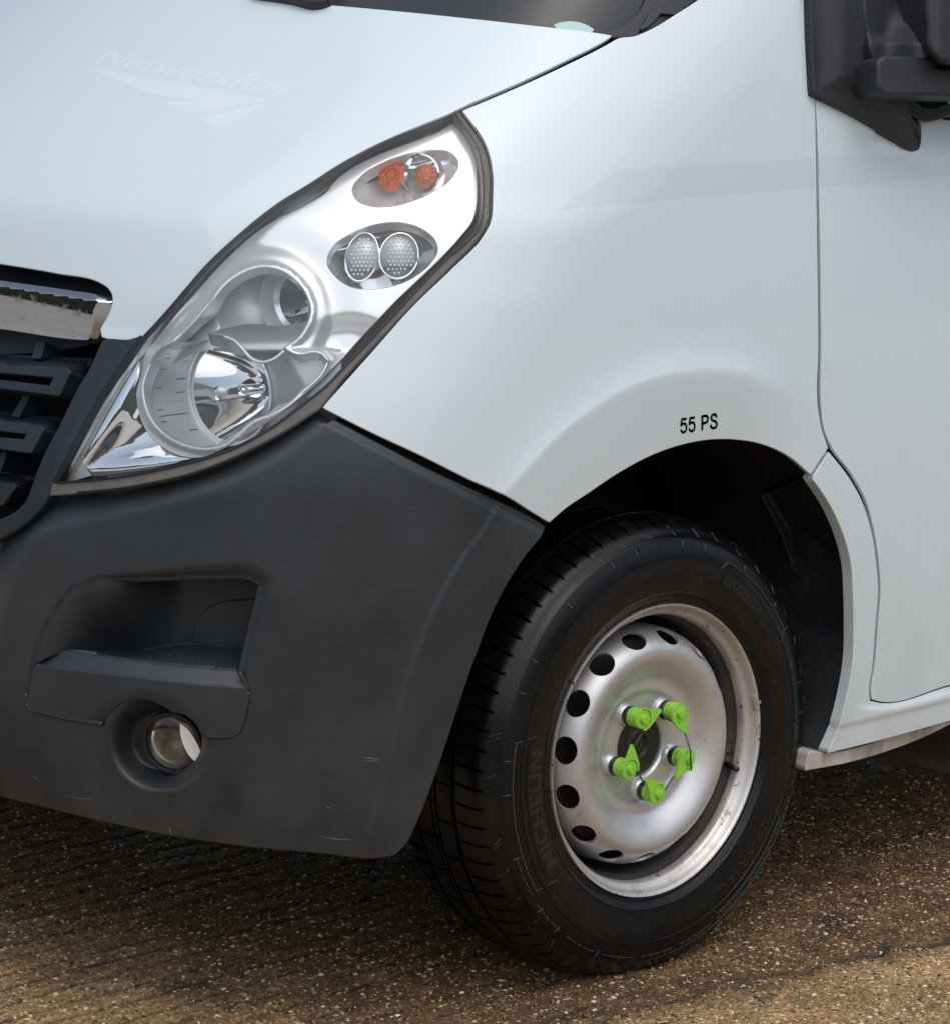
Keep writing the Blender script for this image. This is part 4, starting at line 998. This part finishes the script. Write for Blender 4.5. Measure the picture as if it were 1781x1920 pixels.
# tyre
side = [(.2130, .010), (.2185, -.001), (.2225, -.004), (.2265, -.004), (.2275, -.0055), (.236, -.0085), (.2370, -.0098), (.2385, -.0088), (.252, -.0125), (.268, -.0145), (.282, -.0148), (.2850, -.0148), (.2856, -.0160), (.2876, -.0160), (.2882, -.0145), (.300, -.0125), (.312, -.008), (.3155, -.0065), (.3165, -.0075), (.3185, -.0065), (.3195, -.0045), (.328, .001), (.3345, .007), (.339, .013)]
crown = [(.3425, .020), (.3455, .030), (.3472, .042), (.3482, .053), (.3484, .055), (.3400, .0565), (.3400, .063), (.3486, .0645), (.3492, .080), (.3494, .094), (.3410, .0955), (.3410, .103), (.3495, .1045)]
half = side+crown; WID = .203
prof = half+[(r_, WID-y_) for r_, y_ in half[::-1]]
NS = 76; cols = [0, .04, .05, .19, .205, .40, .62, .82]      # columns within one tread pitch
per = len(cols); V = []; F = []; k = len(prof)
for s in range(NS):
    for ci, cfr in enumerate(cols):
        for pi_, (r_, y_) in enumerate(prof):
            sh_ = .0
            if .012 < y_ < .190: sh_ = (y_-.012)*2.2 if y_ < .055 else (.053*2.2-.0)*1 if y_ < .15 else (.203-y_-.0)*2.2
            a = 360*(s+cfr)/NS
            if y_ < .06: a -= (y_-.02)*70*0 + sh_*10
            rr = r_
            cut = ci in (2, 3)
            if cut:
                if .0125 <= y_ <= .054 or .149 <= y_ <= .191: rr = r_-(.0075 if y_ > .019 and y_ < .184 else .0035)
                elif .064 <= y_ <= .095 and s % 2 == 0 or .104 <= y_ <= .14 and s % 2: rr = r_-.004
            V.append(wp(rr, a, y_))
tot = NS*per
V = [v if v[2] > .0005 else np.array([v[0], v[1]+(0), .0005]) for v in V]
for i in range(tot):
    j = (i+1) % tot
    for s in range(k-1): F.append((i*k+s, j*k+s, j*k+s+1, i*k+s+1))
tyre = link('tyre', V, F, 'rubber', wheel, auto=38)
# sidewall height as a function of radius, for raised marks
sr = np.array([p[0] for p in side]); sy = np.array([p[1] for p in side])
smr = np.array([.213, .2185, .2265, .236, .252, .268, .285, .300, .312, .328, .339]); smy = np.array([.010, -.001, -.004, -.0085, -.0125, -.0145, -.0150, -.0125, -.008, .001, .013])
def wally(r_): return float(np.interp(r_, smr, smy))
def refine(V, F):
    import bmesh
    bm = bmesh.new(); vs_ = [bm.verts.new((p[0], p[1], 0)) for p in V]
    for f in F:
        try: bm.faces.new([vs_[i] for i in f])
        except ValueError: pass
    bmesh.ops.triangulate(bm, faces=bm.faces[:]); es = [e for e in bm.edges if abs(e.verts[0].co.y-e.verts[1].co.y) > .3]
    bmesh.ops.subdivide_edges(bm, edges=es, cuts=3, use_grid_fill=False); bmesh.ops.triangulate(bm, faces=bm.faces[:]); bm.verts.index_update()
    V2 = np.array([v.co[:2] for v in bm.verts]); F2 = [tuple(v.index for v in f.verts) for f in bm.faces]
    B = [(e.verts[0].index, e.verts[1].index) for e in bm.edges if len(e.link_faces) == 1]; bm.free(); return V2, F2, B
def ring_text(s, a_mid, r_in, r_out, span, lift_=.0011, weight=.01, shear=0, spacing=1.0):
    """raised lettering round the sidewall, read clockwise, tops outwards"""
    Vt, Ft, Bt = textmesh(s, shear, weight, 2); Vt, Ft, Bt = refine(Vt, Ft); Vn = []; m_ = len(Vt)
    for lv in (lift_, -.001):
        for u, v in Vt:
            r_ = r_in+(r_out-r_in)*v; a = a_mid+span/2-span*u; Vn.append(wp(r_, a, wally(r_)-lv))
    Fn = [tuple(f) for f in Ft]+[(a_, b_, b_+m_, a_+m_) for a_, b_ in Bt]
    return Vn, Fn
link('raised_lettering', *ring_text('AGILIS', 53, .266, .281, 16, shear=.2, weight=.015), 'rubber_raised', wheel, smooth=False)
link('raised_lettering', *ring_text('3', 43, .273, .281, 2.0, weight=.01), 'rubber_raised', wheel, smooth=False)
link('raised_lettering', *ring_text('MICHELIN', 190, .247, .2725, 40, weight=.02), 'rubber_raised', wheel, smooth=False)
link('raised_lettering', *ring_text('225/65 R 16 C', -47, .262, .277, 31, weight=.012), 'rubber_raised', wheel, smooth=False)
small = [('118/116 R', -28, .246, .254, 12), ('M+S  RADIAL TUBELESS', -62, .240, .247, 26), ('MADE IN EU', -92, .242, .248, 14), ('MAX LOAD 1320 kg AT 475 kPa', -118, .2385, .2435, 34), ('REINFORCED', 92, .252, .257, 15), ('PR 8', 30, .250, .258, 5), ('DT', 27, .258, .267, 3), ('ROTATION', 12, .244, .249, 12)]
for s_, a_, r0_, r1_, sp_ in small: link('raised_lettering', *ring_text(s_, a_, r0_, r1_, sp_, .0006, .0), 'rubber_raised', wheel, smooth=False)
# raised ribs, dashes and stepped outline on the sidewall
def rib(a0_, r0, a1_, r1, w_=.0011, h=.0014):
    p0, p1 = wp(r0, a0_, wally(r0)), wp(r1, a1_, wally(r1)); d = unit(p1-p0); n_ = np.array([0, -1., 0]); s = np.cross(d, n_)*w_
    V = [p0+s-n_*.001, p0-s-n_*.001, p1-s-n_*.001, p1+s-n_*.001, p0+s*.7+n_*h, p0-s*.7+n_*h, p1-s*.7+n_*h, p1+s*.7+n_*h]
    return V, [(4, 5, 6, 7), (0, 1, 5, 4), (1, 2, 6, 5), (2, 3, 7, 6), (3, 0, 4, 7)]
parts = []
for i in range(40):
    a = i*9+4
    e_ = random.uniform(-.005, .004)
    if random.random() < .75: parts.append(rib(a, .3215, a+1.4, .3330+e_, .0009))
    if random.random() < .62: parts.append(rib(a+1.3, .3235, a+2.7, .3345+e_, .0007))
    if 3*i % 8 < 5: parts.append(rib(a-2, .3045, a-2+(0), .314, .0009))
for i in range(60):
    a = 200+i*2.6
    if i % 6 != 5: parts.append(rib(a, .3080, a+1.9, .3080, .0006))
for a0_, a1_, ra, rb_ in ((64, 30, .264, .2995), (212, 168, .2445, .3000), (-30, -66, .259, .2990)):
    n = 14
    for i in range(n):
        u0, u1 = a0_+(a1_-a0_)*i/n, a0_+(a1_-a0_)*(i+1)/n
        parts.append(rib(u0, rb_, u1, rb_, .0006)); 
    parts.append(rib(a0_, rb_, a0_+2.5, ra+.020, .0006)); parts.append(rib(a1_, rb_, a1_-2.5, ra+.020, .0006))
def block(a0_, a1_, r0, r1, h):
    V = []; F = []; rs = np.linspace(r0, r1, 4)
    for a, e in ((a0_, 0), (a0_+.12, 1), (a1_-.12, 1), (a1_, 0)):
        for i, r_ in enumerate(rs): V.append(wp(r_, a, wally(r_)-(h if e and 0 < i < 3 else h*.85 if e else -.0006)))
    for i in range(3):
        for j in range(3): F.append((i*4+j, (i+1)*4+j, (i+1)*4+j+1, i*4+j+1))
    return V, F
for r_ in (.3168, .2860): link('sidewall_ring', *tube([wp(r_, a, wally(r_)-.0002) for a in np.linspace(0, 360, 181)], .0009, 6), 'rubber_raised', wheel)
tag(link('sidewall_ribs', *join(*parts), 'rubber_glint', wheel, smooth=False), kind='stuff')
def plaque(a0_, a1_, r0, r1, h=.0007, n=22):
    V = []; F = []
    for i in range(n+1):
        a = a0_+(a1_-a0_)*i/n; e = 0 if 0 < i < n else .25
        for r_ in np.linspace(r0+(r1-r0)*e, r1-(r1-r0)*e, 5): V.append(wp(r_, a, wally(r_)-h))
    for i in range(n):
        for j in range(4): F.append((i*5+j, (i+1)*5+j, (i+1)*5+j+1, i*5+j+1))
    return V, F
link('sidewall_plaque', *plaque(64, 32, .2615, .2850), 'rubber', wheel)
link('sidewall_plaque', *plaque(214, 166, .2435, .2765), 'rubber', wheel)
# rim
link('rim', *WL([(.2040, .030), (.2105, .016), (.2165, .006), (.2190, .001), (.2200, -.0035), (.2188, -.0062), (.2165, -.0055), (.2140, -.001), (.2115, .006), (.2080, .0095), (.2045, .0110), (.2022, .0140), (.2010, .0210), (.2004, .0250)]), 'rim_silver', wheel, auto=60)
link('rim_well', *WL([(.2004, .0250), (.2000, .030), (.1985, .035), (.1965, .038), (.1950, .046), (.1948, .060), (.1945, .100), (.190, .16)]), 'well_dirt', wheel, auto=60)
# disc with fifteen vent holes, one sector repeated
DP = np.array([(.0460, .046), (.0462, .038), (.0474, .0342), (.050, .0335), (.080, .0335), (.0825, .0325), (.0845, .0292), (.088, .0285), (.100, .0290), (.107, .026), (.118, .0165), (.130, .0085), (.140, .0045), (.148, .0035), (.156, .0065), (.163, .0125), (.170, .0215), (.176, .031), (.1795, .041), (.1810, .055), (.1815, .075)])
def dense(P, m_=6):
    s_ = np.concatenate([[0], np.cumsum(np.linalg.norm(np.diff(P, axis=0), axis=1))]); t_ = np.linspace(0, s_[-1], len(P)*m_)
    q = np.stack([np.interp(t_, s_, P[:, 0]), np.interp(t_, s_, P[:, 1])], 1); kk = np.exp(-.5*(np.arange(-6, 7)/2.6)**2); kk /= kk.sum()
    qq = np.stack([np.convolve(np.pad(q[:, i], 6, mode='edge'), kk, 'valid') for i in (0, 1)], 1); qq[0] = q[0]; qq[-1] = q[-1]; return t_, qq
ts_, DQ = dense(DP)
def dpt(s_, a): return wp(float(np.interp(s_, ts_, DQ[:, 0])), a, float(np.interp(s_, ts_, DQ[:, 1])))
NH = 15; half_a = 180/NH; ih = np.argmin(np.abs(DQ[:, 0]-.1695)*(DQ[:, 1] > 0)+(np.arange(len(DQ)) < len(DQ)*.5)*9); sh0 = ts_[ih]
SC = radians(1)*.1695                                  # one degree in metres at the hole circle
na = 12; ns = 54; L_ = ts_[-1]
Vp = []; E_ = []
svals = [L_*(i/ns) for i in range(ns+1)]
outl = [(-half_a*SC, s_) for s_ in svals]+[(x, L_) for x in np.linspace(-half_a, half_a, na+1)[1:-1]*SC]+[(half_a*SC, s_) for s_ in svals[::-1]]+[(x, 0) for x in np.linspace(half_a, -half_a, na+1)[1:-1]*SC]
hl = [(cos(t_)*.0208, sh0+sin(t_)*.0178) for t_ in np.linspace(0, 2*pi, 36, endpoint=False)]
sc_ = 1000.0
P2, T, lps = tri(np.array(outl)*sc_, [np.array(hl)*sc_], 3.4)
Vs = []; Fs = []
for h in range(NH):
    a_h = 4.0+h*360/NH; b0 = len(Vs)
    for x, s_ in P2/sc_: Vs.append(dpt(s_, a_h+x/SC))
    Fs += [tuple(int(i)+b0 for i in f) for f in T]
    # turned-in edge of the hole
    q = P2[lps[1]]/sc_; st = len(Vs); hc = dpt(sh0, a_h)
    nrm = unit(np.cross(dpt(sh0+.003, a_h)-dpt(sh0-.003, a_h), dpt(sh0, a_h+1)-dpt(sh0, a_h-1)))
    if nrm[1] < 0: nrm = -nrm
    for x, s_ in q:
        p = dpt(s_, a_h+x/SC); Vs.append(p+nrm*.0045+(hc-p)*.03)
    m_ = len(q)
    for i in range(m_): Fs.append((lps[1][i]+b0, lps[1][(i+1) % m_]+b0, st+(i+1) % m_, st+i))
me = bpy.data.meshes.new('disc'); me.from_pydata([tuple(v) for v in Vs], [], Fs)
import bmesh
bm = bmesh.new(); bm.from_mesh(me); bmesh.ops.remove_doubles(bm, verts=bm.verts, dist=.00005); bmesh.ops.recalc_face_normals(bm, faces=bm.faces); bm.to_mesh(me); bm.free()
me.materials.append(MATS['wheel_silver']); me.polygons.foreach_set('use_smooth', [True]*len(me.polygons)); me.set_sharp_from_angle(angle=radians(50))
dsc = bpy.data.objects.new('disc', me); S.collection.objects.link(dsc); dsc.parent = wheel
link('brake_drum', *WL([(.0, .070), (.15, .070), (.176, .085), (.178, .16)], 64), 'drum_steel', wheel)
link('hub_cap', *WL([(.0462, .046), (.0440, .041), (.035, .042), (.024, .042), (.021, .038), (.019, .038), (.016, .042), (.010, .042), (.008, .038), (.0, .038)], 48), 'hub_black', wheel, auto=40)
# nuts, green nut pointers, tie rods
STUD = [(123.5, 16), (51.5, -62), (339.5, -136), (267.5, 139), (195.5, 88)]     # stud angle, direction its pointer aims
caps = []
for a_s, a_p in STUD:
    c0 = wp(.065, a_s, 0.0)
    link('nut_seat', *lathe([(.0175, .0345), (.0165, .031), (.0145, .027), (.012, .0255), (.0, .0255)], 36, c0, WAX), 'wheel_silver', wheel)
    link('wheel_nut', *lathe([(.0125, .028), (.0135, .022), (.0135, .004), (.0, .004)], 6, c0, WAX), 'nut_steel', wheel, smooth=False)
    tr_ = [wp(.0, 0, 0)-WC+c0]
    V1, F1_ = lathe([(.0140, .016), (.0146, .0155), (.0146, .004), (.0138, .003), (.0138, .0015), (.0150, .001), (.0150, -.0045), (.0144, -.0054), (.0068, -.0056), (.0066, -.0095), (.0058, -.0104), (.0, -.0106)], 40, c0, WAX)
    u0 = np.array([cos(radians(a_p)), 0, sin(radians(a_p))]); v0 = np.array([-sin(radians(a_p)), 0, cos(radians(a_p))])
    # pointer plate: an arrowhead that hooks round the cap
    pl2 = [(.0020, .0166), (.0100, .0140), (.0200, .0070), (.0370, -.0008), (.0372, -.0032), (.0340, -.0052), (.0180, -.0128), (.0070, -.0172), (-.0020, -.0180), (-.0045, -.0165), (-.0020, -.0152), (.0060, -.0140), (.0125, -.0095), (.0150, -.0020), (.0142, .0060), (.0090, .0120), (.0020, .0150)]
    def t3(u, v, h): return c0+u0*u+v0*v+np.array([0, h, 0])
    V2, F2_ = prism([(u, v) for u, v in pl2], t3, -.0030, -.0072)
    V3, F3_ = prism([(-.002, -.0008), (.001, -.0026), (.0036, -.0020), (.0002, .0004)], t3, -.0095, -.0114)
    o = link('nut_pointer', *join((V1, F1_), (V2, F2_)), 'green_plastic', wheel, auto=38)
    V4, F4_ = lathe([(.0147, .0245), (.0150, .024), (.0150, .0165), (.0143, .0160)], 32, c0, WAX)
    link('rubber_collar', V4, F4_, 'lamp_black', wheel, auto=38)
    caps.append((c0, u0, v0))
def rod(pts): link('tie_rod', *tube(pts, .0012, 8), 'rod_wire', wheel)
def cp(i, u, v, h=-.001): c0, u0, v0 = caps[i]; return c0+u0*u+v0*v+np.array([0, h, 0])
rod([cp(0, .002, -.0165, -.003), cp(4, .030, -.006, -.003)])
rod([cp(0, .035, -.002), cp(1, .002, -.018)]); c3_ = caps[2][0]; rod([cp(1, .034, -.003, -.004), c3_+np.array([-.0035, -.0125, .014]), c3_+np.array([-.003, -.0130, -.004]), c3_+np.array([.0005, -.0110, -.0165])])
rod([cp(2, .034, -.002), cp(3, -.012, -.006)]); rod([cp(4, -.001, -.017), cp(3, .028, .004)])
# valve and balance weight
link('valve', *tube([wp(.196, -17.5, .034), wp(.1935, -18.2, .020), wp(.190, -18.7, .0045)], .0042, 12), 'lamp_black', wheel)
wv = []
for r_, y_ in ((.2145, -.002), (.2105, .0045), (.2135, .0075), (.2172, .002)):
    wv.append((r_, y_-.003))
V = []; F = []; n = 10
for i in range(n+1):
    a = 7.5+(14.5-7.5)*i/n; e = .0012 if i in (0, n) else 0
    for r_, y_ in ((.2168-e, -.0078+e), (.2112+e, -.0045+e), (.2098+e, .000), (.2150, .003)): V.append(wp(r_, a, y_))
for i in range(n):
    for j in range(4): F.append((i*4+j, i*4+(j+1) % 4, (i+1)*4+(j+1) % 4, (i+1)*4+j))
F += [(0, 1, 2, 3), tuple(n*4+j for j in (3, 2, 1, 0))]
V2, F2_ = [], []
for i in range(3):
    a = 10.4+i*.7
    for r_, y_ in ((.2125, -.0070), (.2200, -.0090), (.2222, -.0062)): V2.append(wp(r_, a, y_))
for i in range(2):
    for j in range(2): F2_.append((i*3+j, i*3+j+1, (i+1)*3+j+1, (i+1)*3+j))
link('balance_weight', *join((V, F), (V2, F2_)), 'weight_lead', wheel, auto=30)

# --- the other side of the nose and the other wheels, which the photo does not show but which shade the ground
mid = 1.0
def other_side(o, par):
    c = o.copy(); S.collection.objects.link(c); c.parent = par; return c
def trim(o):
    me = o.data; V = np.array([v.co[:] for v in me.vertices]); N = np.zeros_like(V)
    for l in me.loops: N[l.vertex_index] = me.corner_normals[l.index].vector[:]
    F = [tuple(p.vertices) for p in me.polygons if min(V[i][1] for i in p.vertices) < mid]
    V[:, 1] = np.minimum(V[:, 1], mid); mt = me.materials[0]; nm = me.name
    used = sorted({i for f in F for i in f}); mp = {u: k for k, u in enumerate(used)}
    m2 = bpy.data.meshes.new(nm); m2.from_pydata([tuple(V[u]) for u in used], [], [tuple(mp[i] for i in f) for f in F]); m2.materials.append(mt)
    m2.polygons.foreach_set('use_smooth', [True]*len(m2.polygons)); m2.normals_split_custom_set_from_vertices([tuple(N[u]) if any(N[u]) else (0, 0, 1) for u in used]); o.data = m2; bpy.data.meshes.remove(me)
kind = lambda o: o.name.split('.')[0]
for o in [o for o in van.children if kind(o) in ('bonnet', 'bumper', 'windscreen')]+[o for o in grille.children if kind(o) in ('frame', 'chrome_bar', 'bar_recess', 'slat', 'radiator')]: trim(o)
def flipped(o, par):
    c = other_side(o, par); c.scale = (1, -1, 1); c.location = (0, 2*mid, 0); return c
for o in [o for o in van.children if kind(o) in ('front_wing', 'door', 'rocker_panel', 'arch_liner', 'cab_side', 'bonnet', 'bumper', 'windscreen', 'bumper_step', 'step_pocket', 'step_tread', 'bumper_void')]: flipped(o, van)
for o in [o for o in grille.children if kind(o) in ('frame', 'chrome_bar', 'bar_recess', 'slat', 'radiator')]: flipped(o, grille)
for src in (lamp, foglamp):
    e_ = empty(kind(src), van, (0, 2*mid, 0)); e_.scale = (1, -1, 1)
    for o in src.children: other_side(o, e_)
def plain_wheel(x, y, flip):
    wl = empty('wheel', van, (x, y, 0)); wl.scale = (1, -1 if flip else 1, 1)
    for nm in ('tyre', 'rim', 'disc'):
        src = [q for q in wheel.children if q.name.split('.')[0] == nm][0]; c = src.copy(); S.collection.objects.link(c); c.parent = wl
plain_wheel(0, 2*mid, True); plain_wheel(3.6, 0, False); plain_wheel(3.6, 2*mid, True)
